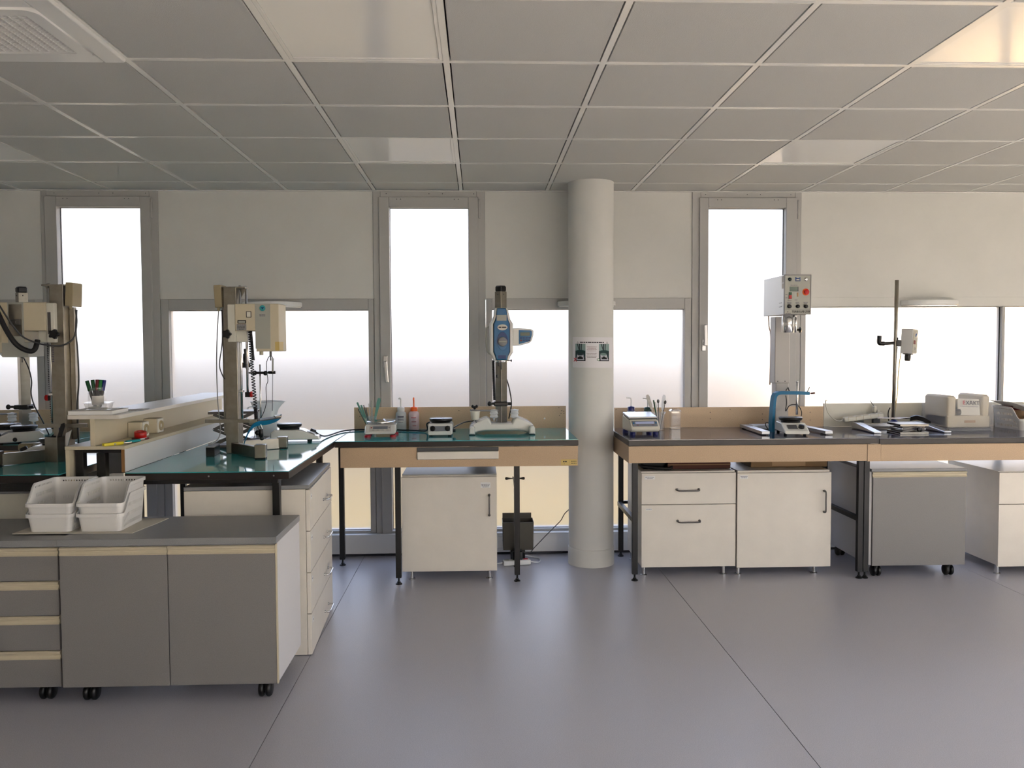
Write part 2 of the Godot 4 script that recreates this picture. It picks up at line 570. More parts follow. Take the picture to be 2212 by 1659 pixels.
# ---- the room ------------------------------------------------------------------------------------------------------
func room() -> void:
	var fl := structure("floor", B.new().bx(V(-5.2, -0.25, -6.25), V(5.7, -0.003, 3.7), 0), M.seam)
	var xs := [-5.2, -2.812, -0.812, 1.178, 3.178, 5.7]
	for k in 5:
		part("vinyl_sheet", B.new().bx(V(xs[k] + 0.0012, -0.003, -6.0), V(xs[k + 1] - 0.0012, 0, 3.7), 0.0008), M.floor, fl)
	var w := B.new()
	for s in [[-5.2, -4.48], [-2.198, -0.728], [0.05, 1.509], [2.288, 5.7]]:
		w.bx(V(s[0], 1.805, -6.2), V(s[1], 2.8, -6.0), 0)
	w.bx(V(-4.48, 1.805, -6.2), V(-2.988, 2.8, -6.0), 0)
	for s in [[-2.988, -2.198], [-0.728, 0.05], [1.509, 2.288]]:
		w.bx(V(s[0], 2.549, -6.2), V(s[1], 2.8, -6.0), 0)
	w.bx(V(-5.2, 0.1, -6.2), V(-4.48, 1.805, -6.0), 0)
	w.bx(V(5.3, 0.1, -6.2), V(5.7, 1.805, -6.0), 0)
	w.bx(V(-5.2, -0.25, -6.2), V(5.7, 0.1, -6.0), 0)
	structure("wall_back", w, M.wall)
	structure("wall_left", B.new().bx(V(-5.2, -0.25, -6.0), V(-5.0, 2.8, 3.7), 0), M.wall)
	# clear glazing in the right wall and in the right half of the wall behind the camera
	structure("wall_right", B.new().bx(V(5.5, -0.25, -6.0), V(5.7, 2.8, -3.6), 0).bx(V(5.5, -0.25, -3.6), V(5.7, 0.3, 3.7), 0).bx(V(5.5, 2.5, -3.6), V(5.7, 2.8, 3.7), 0).bx(V(5.5, 0.3, 3.2), V(5.7, 2.5, 3.7), 0), M.wall)
	structure("wall_front", B.new().bx(V(-5.2, -0.25, 3.5), V(1.2, 2.8, 3.7), 0).bx(V(1.2, -0.25, 3.5), V(5.5, 0.3, 3.7), 0).bx(V(1.2, 2.5, 3.5), V(5.5, 2.8, 3.7), 0), M.wall)
	for k in 4:
		var w2 := structure("window_%d" % (8 + k))
		var za := -3.6 + 1.7 * k
		part("frame", bars(B.new().to(V(5.6, 0, za), V(0, -PI / 2, 0)), 0, 1.7, 0.3, 2.5, 0.05, 0.05, 0.05, 0.05, -0.04, 0.04), M.frame, w2)
		part("pane", B.new().bx(V(5.598, 0.35, za + 0.05), V(5.602, 2.45, za + 1.65), 0), M.window_glass, w2)
	for k in 3:
		var w2 := structure("window_%d" % (12 + k))
		var xa := 1.2 + 1.43 * k
		part("frame", bars(B.new(), xa, xa + 1.43, 0.3, 2.5, 0.05, 0.05, 0.05, 0.05, 3.55, 3.62), M.frame, w2)
		part("pane", B.new().bx(V(xa + 0.05, 0.35, 3.58), V(xa + 1.38, 2.45, 3.584), 0), M.window_glass, w2)
	structure("baseboard_back", B.new().bx(V(-5.0, 0, -6.0), V(5.5, 0.06, -5.965), 0.002), M.plinth)
	var tr := structure("trim_1", B.new().bx(V(-5.0, 0.02, -5.998), V(5.5, 0.150, -5.945), 0.003).bx(V(-5.0, 0.150, -5.998), V(5.5, 0.157, -5.935), 0.002), M.trunk)
	var so := part("socket", B.new().bx(V(0.125, 0.05, -5.946), V(0.205, 0.13, -5.937), 0.003), M.white, tr)
	part("socket_hole", B.new().cyl(V(0.165, 0.105, -5.938), V(0.165, 0.105, -5.9355), 0.007), M.grey_dark, so)
	structure("trim_2", B.new().bx(V(-5.0, 2.546, -6.0), V(5.5, 2.552, -5.976), 0.001), M.rail)
	structure("column", B.new().lathe([[0.151, 0.0], [0.151, 2.56]], V(0.753, 0, -5.70), Vector3.UP, 64).lathe([[0.156, 0.0], [0.156, 0.112], [0.154, 0.116], [0.151, 0.117]], V(0.753, 0, -5.70), Vector3.UP, 64), M.wall)
	# outside: the storeys above shade the ground and the garden wall before the windows, except towards the right
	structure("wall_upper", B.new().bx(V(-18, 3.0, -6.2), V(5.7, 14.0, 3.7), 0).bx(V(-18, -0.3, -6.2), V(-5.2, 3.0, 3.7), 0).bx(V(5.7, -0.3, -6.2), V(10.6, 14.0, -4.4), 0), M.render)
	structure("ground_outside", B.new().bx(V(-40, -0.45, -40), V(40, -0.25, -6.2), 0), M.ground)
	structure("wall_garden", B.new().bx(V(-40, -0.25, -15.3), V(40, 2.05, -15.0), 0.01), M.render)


func bars(b: B, x0: float, x1: float, y0: float, y1: float, l: float, r: float, bo: float, t: float, z0: float, z1: float, bev := 0.003) -> B:  # a rectangular frame: left, right, bottom and top widths
	b.bx(V(x0, y0, z0), V(x0 + l, y1, z1), bev)
	b.bx(V(x1 - r, y0, z0), V(x1, y1, z1), bev)
	b.bx(V(x0 + l, y1 - t, z0), V(x1 - r, y1, z1 - 0.0004), bev)
	b.bx(V(x0 + l, y0, z0), V(x1 - r, y0 + bo, z1 - 0.0004), bev)
	return b


func pane(parent: Node3D, x0: float, x1: float, y0: float, y1: float) -> void:
	part("pane", B.new().bx(V(x0 - 0.012, y0 - 0.012, -6.042), V(x1 + 0.012, y1 + 0.012, -6.036), 0), M.frosted, parent)
	part("gasket", bars(B.new(), x0 - 0.014, x1 + 0.014, y0 - 0.014, y1 + 0.014, 0.017, 0.017, 0.017, 0.017, -6.0355, -6.029, 0.0), M.gasket, parent)


func windows() -> void:
	var k := 1
	for s in [[-2.988, -2.198, -2.956, -2.244, -2.875, -2.313, 0], [-0.728, 0.05, -0.686, 0.002, -0.615, -0.066, 1], [1.509, 2.288, 1.558, 2.253, 1.621, 2.174, 1]]:
		var w := structure("window_%d" % k)
		k += 1
		part("frame", bars(B.new(), s[0], s[1], 0.1, 2.549, s[2] - s[0] + 0.01, s[1] - s[3] + 0.01, 0.04, 0.05, -6.09, -5.988), M.frame, w)
		var sash := part("sash", bars(B.new(), s[2], s[3], 0.13, 2.506, s[4] - s[2], s[3] - s[5], 0.044, 0.07, -6.06, -5.972), M.frame, w)
		pane(w, s[4], s[5], 0.174, 2.436)
		part("hinge", B.new().cyl(V(s[3] + 0.008, 2.36, -5.976), V(s[3] + 0.008, 2.49, -5.976), 0.009), M.frame, w)
		var sc := B.new()
		for q in [0.18, 0.22, 0.76, 0.80]:
			sc.cyl(V(lerpf(s[2], s[3], q), 2.49, -5.974), V(lerpf(s[2], s[3], q), 2.49, -5.9712), 0.003)
		for q in [0.12, 0.5, 0.62, 0.9]:
			sc.cyl(V(lerpf(s[0], s[1], q), 2.53, -5.99), V(lerpf(s[0], s[1], q), 2.53, -5.9872), 0.003)
		part("screws", sc, M.grey_dark, sash)
		if s[6]:
			var hx: float = (s[2] + s[4]) / 2
			var y: float = 1.385 if k == 3 else 1.45
			var up := -1.0 if k == 3 else 1.0
			var h := part("handle", B.new().box(V(hx, y + 0.02 * up, -5.967), V(0.032, 0.085, 0.012), 0.005).cyl(V(hx, y + 0.03 * up, -5.965), V(hx, y + 0.03 * up, -5.935), 0.011), M.alu, w)
			part("lever", B.new().to(V(hx, y + 0.03 * up, -5.93), V(0, 0, 0.07 if k == 3 else 0.02)).box(V(0.004, 0.06 * up, 0), V(0.023, 0.15, 0.014), 0.006), M.alu, h)
	for s in [[-4.48, -2.988, -4.43, -3.04], [-2.198, -0.728, -2.144, -0.766], [0.05, 1.509, 0.092, 1.462]]:
		var w := structure("window_%d" % k)
		k += 1
		part("frame", bars(B.new(), s[0] + 0.003, s[1] - 0.003, 0.1, 1.805, s[2] - s[0], s[1] - s[3], 0.074, 0.078, -6.09, -5.992), M.frame, w)
		pane(w, s[2], s[3], 0.174, 1.727)
	var wide := structure("window_%d" % k)
	part("head_board", B.new().bx(V(2.291, 1.740, -6.05), V(5.3, 1.806, -5.998), 0.001), M.wall, wide)
	part("frame", bars(B.new(), 2.291, 5.3, 0.1, 1.739, 0.038, 0.04, 0.074, 0.003, -6.09, -5.992).bx(V(3.765, 0.17, -6.08), V(3.787, 1.75, -6.0), 0.002), M.frame, wide)
	pane(wide, 2.329, 3.764, 0.174, 1.738)
	pane(wide, 3.788, 5.26, 0.174, 1.738)
	# three flat half-round wall lamps, switched off, along the head of the low windows
	for s in [[-1.43, "flat half-round white wall lamp behind the mixer on the peninsula bench"], [0.76, "flat half-round white wall lamp mostly hidden behind the round column"], [3.215, "flat half-round white wall lamp above the tall bare stand rod"]]:
		var pl := []
		for q in 25:
			var a := PI * q / 24
			pl.append([cos(a) * 0.205, -sin(a) * 0.15])
		var t := thing("wall_lamp", s[1], "wall lamp", V(s[0], 1.742, -5.990), 0.0, "half-round lamps over the windows")
		part("shade", B.new().to(Vector3.ZERO, V(-PI / 2, 0, 0)).prism(pl, 0.006, 0.040, 0.004, true), M.white, t)
		part("diffuser", B.new().to(Vector3.ZERO, V(-PI / 2, 0, 0)).to(Vector3.ZERO, V(-PI / 2, 0, 0)).prism(pl.map(func(v): return [v[0] * 0.96, v[1] * 0.96]), -0.001, 0.007, 0.002, true), M.diffuser, t)


func ceiling() -> void:
	var c := structure("ceiling", B.new().bx(V(-5.2, 2.8, -6.2), V(5.7, 3.0, 3.7), 0), M.wall)
	var x0 := -0.7167
	var z0 := -6.3057
	for k in range(-7, 11):
		part("rail", B.new().bx(V(x0 + 0.6 * k - 0.012, 2.552, -6.0), V(x0 + 0.6 * k + 0.012, 2.590, 3.5), 0.0006), M.rail, c)
	for r in range(1, 17):
		part("cross_rail", B.new().bx(V(-5.0, 2.5522, z0 + 0.6 * r - 0.012), V(5.5, 2.588, z0 + 0.6 * r + 0.012), 0.0006), M.rail, c)
	var lamps := [Vector2i(0, 5), Vector2i(0, 2), Vector2i(4, 2), Vector2i(4, 5), Vector2i(-4, 2)]
	var names := ["square ceiling light panel, switched off, above the bench corner near the camera", "square ceiling light panel, switched off, by the middle tall window", "square ceiling light panel, switched off, by the tall window behind the box-headed mixer", "warm glowing square ceiling light panel at the top right corner", "square ceiling light panel at the left edge by the left tall window"]
	var tile := B.new().bx(V(-0.2825, 0, -0.2825), V(0.2825, 0.018, 0.2825), 0.001).mesh()
	var cut := B.new().bx(V(-0.2825, 0, -0.120), V(0.2825, 0.018, 0.130), 0.001).mesh()
	for r in range(0, 16):
		for k in range(-8, 11):
			var cell := Vector2i(k, r)
			if cell in lamps or cell == Vector2i(-2, 5):
				continue
			var o := MeshInstance3D.new()
			o.name = "tile"
			o.mesh = cut if r == 0 else tile
			o.material_override = M.tile
			c.add_child(o, true)
			o.position = V(x0 + 0.6 * (k + 0.5), 2.5526, -5.853 if r == 0 else z0 + 0.6 * (r + 0.5))
			if k == -8 or k == 10:
				o.position.x = -4.962 if k == -8 else 5.392
				o.scale.x = 0.035 / 0.2825 if k == -8 else 0.098 / 0.2825
	for q in lamps.size():
		var t := thing("ceiling_light", names[q], "ceiling light", V(x0 + 0.6 * (lamps[q].x + 0.5), 2.5525, z0 + 0.6 * (lamps[q].y + 0.5)), 0.0, "square light panels in the ceiling")
		part("frame", bars(B.new().to(Vector3.ZERO, V(PI / 2, 0, 0)), -0.288, 0.288, -0.288, 0.288, 0.014, 0.014, 0.014, 0.014, -0.03, -0.001, 0.001), M.rail, t)
		part("diffuser", B.new().bx(V(-0.274, 0.005, -0.274), V(0.274, 0.012, 0.274), 0.001), M.diffuser, t)
	# air conditioning cassette
	var a := thing("air_conditioner", "square white ceiling air conditioner with a round-cornered honeycomb grille", "air conditioner", V(x0 - 0.9, 2.552, z0 + 3.3))
	var ring := func(h: float, rad: float) -> Array:
		var pl := []
		for q in 4:
			var cx := (h - rad) * (1 if q in [0, 3] else -1)
			var cy := (h - rad) * (1 if q < 2 else -1)
			for j in 7:
				var an := PI / 2 * (q + j / 6.0)
				pl.append([cx + cos(an) * rad, cy + sin(an) * rad])
		return pl
	part("panel", bars(B.new().to(Vector3.ZERO, V(PI / 2, 0, 0)), -0.30, 0.30, -0.30, 0.30, 0.08, 0.08, 0.08, 0.08, -0.02, 0.014, 0.006), M.white, a)
	var face := B.new()
	var pin: Array = ring.call(0.178, 0.012)
	var pout: Array = ring.call(0.226, 0.05)
	face.to(Vector3.ZERO, V(PI / 2, 0, 0))
	for j in pin.size():
		var l := (j + 1) % pin.size()
		var A := V(pin[j][0], pin[j][1], 0.022)
		var Bq := V(pin[l][0], pin[l][1], 0.022)
		var C := V(pout[l][0], pout[l][1], 0.022)
		var D := V(pout[j][0], pout[j][1], 0.022)
		var up := V(0, 0, 1)
		face.quad(A, Bq, C, D, up, up, up, up)
		var low := V(0, 0, -0.022)
		var m1 := V(pout[l][0], pout[l][1], 0).normalized()
		var m2 := V(pout[j][0], pout[j][1], 0).normalized()
		face.quad(D, C, C + low, D + low, m2, m1, m1, m2)
		face.quad(A, Bq, Bq + low, A + low, -m2, -m1, -m1, -m2)
	part("face", face, M.white, a)
	part("filter", B.new().bx(V(-0.2, 0.030, -0.2), V(0.2, 0.034, 0.2), 0), M.black_matt, a)
	var gr := part("grille", bars(B.new().to(Vector3.ZERO, V(PI / 2, 0, 0)), -0.182, 0.182, -0.182, 0.182, 0.006, 0.006, 0.006, 0.006, 0.0, 0.02, 0.0), M.white, a)
	for q in 12:
		part("slat", B.new().box(V(-0.172 + 0.0313 * q, -0.010, 0), V(0.004, 0.014, 0.36), 0.001), M.white, gr)
	for q in 20:
		var zz := -0.174 + 0.0183 * q
		var pts := []
		for j in 49:
			pts.append(V(-0.18 + 0.0075 * j, -0.010, zz + 0.0035 * cos(TAU * (0.0075 * j - 0.008) / 0.0313)))
		part("slat", B.new().ribbon(pts, Vector3.UP, 0.012, 0.0035), M.white, gr)


# ---- benches -------------------------------------------------------------------------------------------------------
func leg(t: Node3D, x: float, z: float, top: float, w := 0.034) -> void:
	var l := part("leg", B.new().bx(V(x - w / 2, 0.042, z - w / 2), V(x + w / 2, top, z + w / 2), 0.002), M.black_steel, t)
	part("levelling_foot", B.new().lathe([[0, 0], [0.021, 0], [0.021, 0.005], [0.011, 0.013], [0.011, 0.018], [0.006, 0.019], [0.006, 0.043]], V(x, 0, z), Vector3.UP, 14), M.black, l)


func worktop(t: Node3D, x0: float, x1: float, z0: float, z1: float, y: float, sheet: Material) -> void:
	part("worktop", B.new().bx(V(x0, y - 0.037, z0), V(x1, y - 0.004, z1), 0.0015), M.edge, t)
	part("glass_sheet", B.new().bx(V(x0 + 0.001, y - 0.004, z0 + 0.001), V(x1 - 0.001, y, z1 - 0.001), 0.001), sheet, t)


func benches() -> void:
	# wall bench left of the column
	var t := thing("lab_bench", "wall bench with teal glass top and tan apron, left of the round column", "lab bench")
	worktop(t, -0.872, 0.603, -5.90, -5.146, 0.9, M.teal)
	part("apron", B.new().bx(V(-0.835, 0.742, -5.148), V(0.598, 0.8625, -5.130), 0.001).bx(V(0.580, 0.742, -5.85), V(0.598, 0.862, -5.149), 0.001).bx(V(-0.835, 0.742, -5.85), V(-0.817, 0.862, -5.149), 0.001), M.tan, t)
	for s in [[-0.503, -5.238], [0.232, -5.270], [-0.925, -5.72], [0.245, -5.62]]:
		leg(t, s[0], s[1], 0.862)
	var sp := part("splashback", B.new().bx(V(-0.862, 0.9, -5.918), V(0.604, 1.052, -5.90), 0.001), M.tan_back, t)
	var ho := B.new()
	for s in [[-0.83, 1.04], [-0.82, 1.02], [-0.823, 0.99], [-0.03, 1.045], [-0.06, 1.03], [0.02, 1.02], [0.08, 1.03], [-0.14, 1.025], [0.555, 1.04], [0.575, 1.02], [0.588, 1.015], [0.57, 1.0], [0.56, 0.985], [0.59, 1.0]]:
		ho.cyl(V(s[0], s[1], -5.9005), V(s[0], s[1], -5.8993), 0.003, -1.0, 8)
	part("screw_holes", ho, M.grey_dark, sp)
	part("cable_hole", B.new().cyl(V(0.455, 0.965, -5.9005), V(0.455, 0.965, -5.899), 0.0065), M.white, sp)
	var pl := part("name_plate", B.new().bx(V(0.494, 0.746, -5.131), V(0.592, 0.781, -5.1285), 0.0005), M.amber, t, "small yellow printed plate on the apron")
	part("lettering", print_lines(B.new().bx(V(0.548, 0.748, -5.1288), V(0.5486, 0.779, -5.1282), 0), V(0.572, 0.770, -5.1282), 0.034, 2, 0.012, 0.003, 5).bx(V(0.508, 0.764, -5.1288), V(0.516, 0.772, -5.1281), 0).bx(V(0.520, 0.764, -5.1288), V(0.529, 0.772, -5.1281), 0).bx(V(0.513, 0.752, -5.1288), V(0.516, 0.757, -5.1281), 0), M.ink, pl)
	var tray := thing("pull_out_tray", "slim cream pull-out tray with a grey rail under the teal wall bench", "drawer", V(-0.13, 0.789, -5.12))
	part("rail", B.new().bx(V(-0.245, 0.049, -0.010), V(0.246, 0.0725, -0.002), 0.002), M.grey_dark, tray)
	part("front", B.new().bx(V(-0.245, 0, -0.010), V(0.246, 0.048, 0.006), 0.004), M.cream, tray)
	# peninsula
	t = thing("lab_bench", "peninsula bench with teal glass top and black steel frame, facing the camera", "lab bench")
	worktop(t, -1.618, -0.876, -5.90, -3.93, 0.9, M.teal)
	part("frame_rail", B.new().bx(V(-1.60, 0.842, -3.99), V(-0.93, 0.863, -3.955), 0.001).bx(V(-0.965, 0.842, -5.8), V(-0.935, 0.863, -3.951), 0.001).bx(V(-1.60, 0.842, -5.8), V(-1.57, 0.863, -3.951), 0.001), M.black_steel, t)
	for s in [[-0.947, -3.992], [-0.945, -5.05], [-1.58, -5.6], [-1.58, -3.992]]:
		leg(t, s[0], s[1], 0.862)
	var sc := B.new()
	for s in [-1.53, -1.24, -0.945]:
		sc.cyl(V(s, 0.880, -3.931), V(s, 0.880, -3.929), 0.004)
	part("screws", sc, M.grey, t)
	# island bench on the other side of the shelf
	t = thing("lab_bench", "teal-topped bench beyond the shelf divider, at the left edge", "lab bench")
	worktop(t, -2.50, -1.895, -5.90, -3.90, 0.9, M.teal)
	worktop(t, -4.3, -2.502, -5.90, -5.14, 0.9, M.teal)
	part("frame_rail", B.new().bx(V(-2.48, 0.820, -3.96), V(-1.90, 0.863, -3.925), 0.001).bx(V(-2.48, 0.82, -5.0), V(-2.45, 0.863, -3.961), 0.001), M.black_steel, t)
	for s in [[-2.46, -4.02], [-1.915, -4.02], [-2.46, -5.6], [-1.93, -5.6], [-4.2, -5.2], [-4.2, -5.8]]:
		leg(t, s[0], s[1], 0.862)
	part("splashback", B.new().bx(V(-4.3, 0.9, -5.918), V(-1.90, 1.052, -5.90), 0.001), M.tan_back, t)
	part("apron", B.new().bx(V(-4.28, 0.742, -5.15), V(-2.52, 0.862, -5.142), 0.001), M.tan, t)
	# right wall bench: two tables side by side
	t = thing("lab_bench", "dark glass-topped wall bench right of the column, carrying the box-headed mixer", "lab bench")
	worktop(t, 0.908, 2.462, -5.90, -5.134, 0.895, M.navy)
	part("apron", B.new().bx(V(0.906, 0.755, -5.138), V(2.379, 0.8578, -5.118), 0.001).bx(V(0.906, 0.755, -5.85), V(0.924, 0.858, -5.139), 0.001), M.tan, t)
	for s in [[0.966, -5.24], [0.982, -5.86], [2.384, -5.22], [2.384, -5.86]]:
		leg(t, s[0], s[1], 0.858)
	part("stretcher", B.new().bx(V(0.955, 0.36, -5.84), V(0.985, 0.39, -5.26), 0.002).bx(V(2.37, 0.36, -5.84), V(2.399, 0.39, -5.24), 0.002).bx(V(0.99, 0.37, -5.875), V(2.38, 0.39, -5.85), 0.002), M.black_steel, t)
	sp = part("splashback", B.new().bx(V(0.944, 0.895, -5.918), V(2.425, 1.036, -5.90), 0.001), M.tan_back, t)
	ho = B.new()
	for s in [[0.955, 1.025], [1.62, 1.0], [1.62, 0.955], [1.76, 1.02], [1.99, 0.985], [1.99, 0.945], [2.33, 0.995], [2.33, 0.94]]:
		ho.cyl(V(s[0], s[1], -5.9005), V(s[0], s[1], -5.8993), 0.003, -1.0, 8)
	part("screw_holes", ho, M.grey_dark, sp)
	t = thing("lab_bench", "dark glass-topped wall bench at the right edge, carrying the bagged machine", "lab bench")
	worktop(t, 2.464, 5.2, -5.90, -5.134, 0.892, M.navy)
	part("apron", B.new().bx(V(2.466, 0.752, -5.138), V(5.2, 0.8548, -5.118), 0.001).bx(V(2.382, 0.752, -5.138), V(2.466, 0.8575, -5.118), 0.001), M.tan, t)
	for s in [[2.421, -5.22], [2.421, -5.86], [5.1, -5.22], [5.1, -5.86]]:
		leg(t, s[0], s[1], 0.855)
	part("splashback", B.new().bx(V(2.43, 0.892, -5.922), V(5.2, 1.056, -5.90), 0.001), M.off_white, t, "pale splashback panel")


# ---- cabinets under the benches ------------------------------------------------------------------------------------
func bow(b: B, a: Vector3, c: Vector3, out: Vector3, r := 0.005) -> B:  # a bow handle from a to c
	var d := (c - a).normalized() * 0.012
	b.tube(curve([a, a + out * 0.6, a + out + d, (a + c) / 2 + out, c + out - d, c + out * 0.6, c], 4), r, 8)
	return b.cyl(a - out * 0.02, a + out * 0.2, r * 1.6).cyl(c - out * 0.02, c + out * 0.2, r * 1.6)


func sticker(t: Node3D, x: float, y: float, z: float, w: float, h: float, lines: int, rng_seed: int) -> void:
	var s := part("label_sticker", B.new().bx(V(x - w / 2, y - h / 2, z - 0.0002), V(x + w / 2, y + h / 2, z + 0.0005), 0.0), M.paper, t)
	part("lettering", print_lines(B.new(), V(x, y + h * 0.12, z + 0.0005), w * 0.85, lines, 0.008, 0.003, rng_seed), M.ink_soft, s)


func steel_feet(t: Node3D, xs: Array, zs: Array, top: float) -> void:
	for x in xs:
		for z in zs:
			part("foot", B.new().lathe([[0, 0], [0.022, 0], [0.022, 0.006], [0.0125, 0.009], [0.0125, top]], V(x, 0, z), Vector3.UP, 16), M.chrome, t)


func casters(t: Node3D, xs: Array, zs: Array, top: float) -> void:
	for x in xs:
		for z in zs:
			var r := top * 0.44
			part("caster", B.new().cyl(V(x - 0.026, r, z), V(x - 0.004, r, z), r, -1.0, 20, 0.006).cyl(V(x + 0.004, r, z), V(x + 0.026, r, z), r, -1.0, 20, 0.006).box(V(x, r * 1.3, z), V(0.008, r * 1.4, r * 1.2), 0.002).cyl(V(x, r, z + 0.01), V(x, top, z + 0.01), 0.01), M.black, t)


func cabinets() -> void:
	# white cupboard under the teal wall bench
	var t := thing("cupboard", "white one-door cupboard on steel feet under the teal wall bench", "cabinet", V(-0.191, 0, -5.30))
	part("body", B.new().bx(V(-0.292, 0.062, -0.44), V(0.298, 0.664, -0.02), 0.002), M.cream, t)
	part("top", B.new().bx(V(-0.292, 0.6645, -0.44), V(0.298, 0.672, -0.002), 0.001), M.grey_panel, t)
	var d := part("door", B.new().bx(V(-0.297, 0.060, -0.019), V(0.298, 0.655, 0), 0.0015), M.cream, t)
	part("handle", bow(B.new(), V(0.251, 0.412, 0), V(0.251, 0.540, 0), V(0, 0, 0.03)), M.steel_dark, d, "dark metal bow handle")
	sticker(d, 0.228, 0.602, 0.0005, 0.062, 0.034, 3, 11)
	steel_feet(t, [-0.24, 0.25], [-0.045, -0.40], 0.063)
	# drawer cabinet and cupboard under the right bench
	t = thing("drawer_cabinet", "white two-drawer cabinet on steel feet under the right bench", "cabinet", V(1.326, 0, -5.32))
	part("body", B.new().bx(V(-0.302, 0.062, -0.50), V(0.300, 0.672, -0.02), 0.002), M.cream, t)
	d = part("drawer", B.new().bx(V(-0.302, 0.463, -0.019), V(0.302, 0.661, 0), 0.0015), M.cream, t)
	part("handle", bow(B.new(), V(-0.077, 0.558, 0), V(0.063, 0.558, 0), V(0, -0.006, 0.03)), M.steel_dark, d, "dark metal bow handle")
	sticker(d, -0.250, 0.634, 0.0005, 0.066, 0.022, 2, 12)
	d = part("drawer", B.new().bx(V(-0.302, 0.060, -0.019), V(0.302, 0.459, 0), 0.0015), M.cream, t)
	part("handle", bow(B.new(), V(-0.071, 0.357, 0), V(0.069, 0.357, 0), V(0, -0.006, 0.03)), M.steel_dark, d, "dark metal bow handle")
	sticker(d, -0.255, 0.432, 0.0005, 0.040, 0.012, 1, 13)
	steel_feet(t, [-0.28, 0.235], [-0.04, -0.45], 0.063)
	t = thing("cupboard", "white one-door cupboard standing beside the two-drawer cabinet", "cabinet", V(1.938, 0, -5.31))
	part("body", B.new().bx(V(-0.298, 0.060, -0.50), V(0.298, 0.672, -0.02), 0.002), M.cream, t)
	d = part("door", B.new().bx(V(-0.304, 0.052, -0.019), V(0.302, 0.658, 0), 0.0015), M.cream, t)
	part("handle", bow(B.new(), V(0.256, 0.405, 0), V(0.256, 0.540, 0), V(0, 0, 0.03)), M.steel_dark, d, "dark metal bow handle")
	sticker(d, -0.262, 0.634, 0.0005, 0.052, 0.022, 2, 14)
	steel_feet(t, [-0.285, 0.21], [-0.04, -0.45], 0.061)
	# grey pedestal on castors
	t = thing("pedestal", "grey-fronted rolling cabinet with cream grip rail under the right bench", "cabinet", V(2.766, 0, -5.22))
	part("body", B.new().bx(V(-0.318, 0.078, -0.66), V(0.298, 0.672, -0.012), 0.002), M.white_side, t)
	part("top", B.new().bx(V(-0.310, 0.672, -0.665), V(0.300, 0.690, 0.002), 0.002), M.grey_top, t)
	d = part("door", B.new().bx(V(-0.300, 0.076, -0.012), V(0.298, 0.638, 0.004), 0.0015), M.grey_lam, t)
	grip(d, -0.303, 0.300, 0.638, 0.004)
	casters(t, [-0.255, 0.215], [-0.045, -0.58], 0.079)
	# cabinet at the right edge
	t = thing("drawer_cabinet", "white drawer cabinet cut off by the right edge, beside the rolling cabinet", "cabinet", V(3.58, 0, -5.23))
	part("body", B.new().bx(V(-0.292, 0.060, -0.60), V(0.30, 0.662, -0.02), 0.002), M.cream, t)
	for s in [[0.456, 0.656], [0.055, 0.452]]:
		d = part("drawer", B.new().bx(V(-0.295, s[0], -0.019), V(0.30, s[1], 0), 0.0015), M.cream, t)
		part("handle", bow(B.new(), V(-0.065, s[1] - 0.10, 0), V(0.075, s[1] - 0.10, 0), V(0, -0.006, 0.03)), M.steel_dark, d, "dark metal bow handle")
	steel_feet(t, [-0.315 + 0.04, 0.24], [-0.04, -0.55], 0.061)
	# four white drawers under the peninsula, facing the aisle
	t = thing("drawer_cabinet", "tall white four-drawer cabinet under the peninsula bench, facing the aisle", "cabinet", V(-0.82, 0, -4.425), 0.045)
	part("body", B.new().bx(V(-0.58, 0.003, -0.39), V(-0.021, 0.798, 0.39), 0.002), M.cream, t)
	part("top", B.new().bx(V(-0.58, 0.799, -0.392), V(-0.004, 0.818, 0.392), 0.002), M.grey_top, t)
	for k in 4:
		d = part("drawer", B.new().bx(V(-0.020, 0.004 + 0.1985 * k, -0.391), V(0, 0.199 + 0.1985 * k, 0.391), 0.0015), M.cream, t)
		var hy := 0.074 + 0.1985 * k
		part("handle", bow(B.new(), V(0, hy, -0.05), V(0, hy, -0.19), V(0.03, 0, 0)), M.chrome, d, "steel bow handle")
		var st := part("label_sticker", B.new().bx(V(0, hy + 0.075, 0.33), V(0.0006, hy + 0.10, 0.365), 0), M.paper, d)
		part("lettering", B.new().bx(V(0.0004, hy + 0.086, 0.338), V(0.0010, hy + 0.090, 0.357), 0), M.ink_soft, st)
	# cupboard under the far bench, only its back corner shows
	t = thing("cupboard", "pale cupboard in shade under the left edge bench, behind the baskets", "cabinet", V(-2.25, 0, -4.3))
	part("body", B.new().bx(V(-0.20, 0.02, -0.5), V(0.27, 0.795, 0.28), 0.002), M.off_white, t)
	part("top", B.new().bx(V(-0.20, 0.796, -0.5), V(0.27, 0.812, 0.285), 0.002), M.grey_top, t)


func grip(d: Node3D, x0: float, x1: float, y: float, z: float) -> void:  # the cream moulded rail along the head of a door or drawer
	var pl := [[0, 0], [0, 0.034], [0.010, 0.034], [0.016, 0.030], [0.015, 0.024], [0.009, 0.019], [0.008, 0.014], [0.012, 0.008], [0.016, 0.004], [0.014, 0]]
	part("grip_rail", B.new().to(V(x0, y - 0.002, z - 0.012), V(0, -PI / 2, 0)).prism(pl.map(func(v): return [v[0], v[1]]), -(x1 - x0), 0.0), M.beige, d, "cream moulded grip rail")


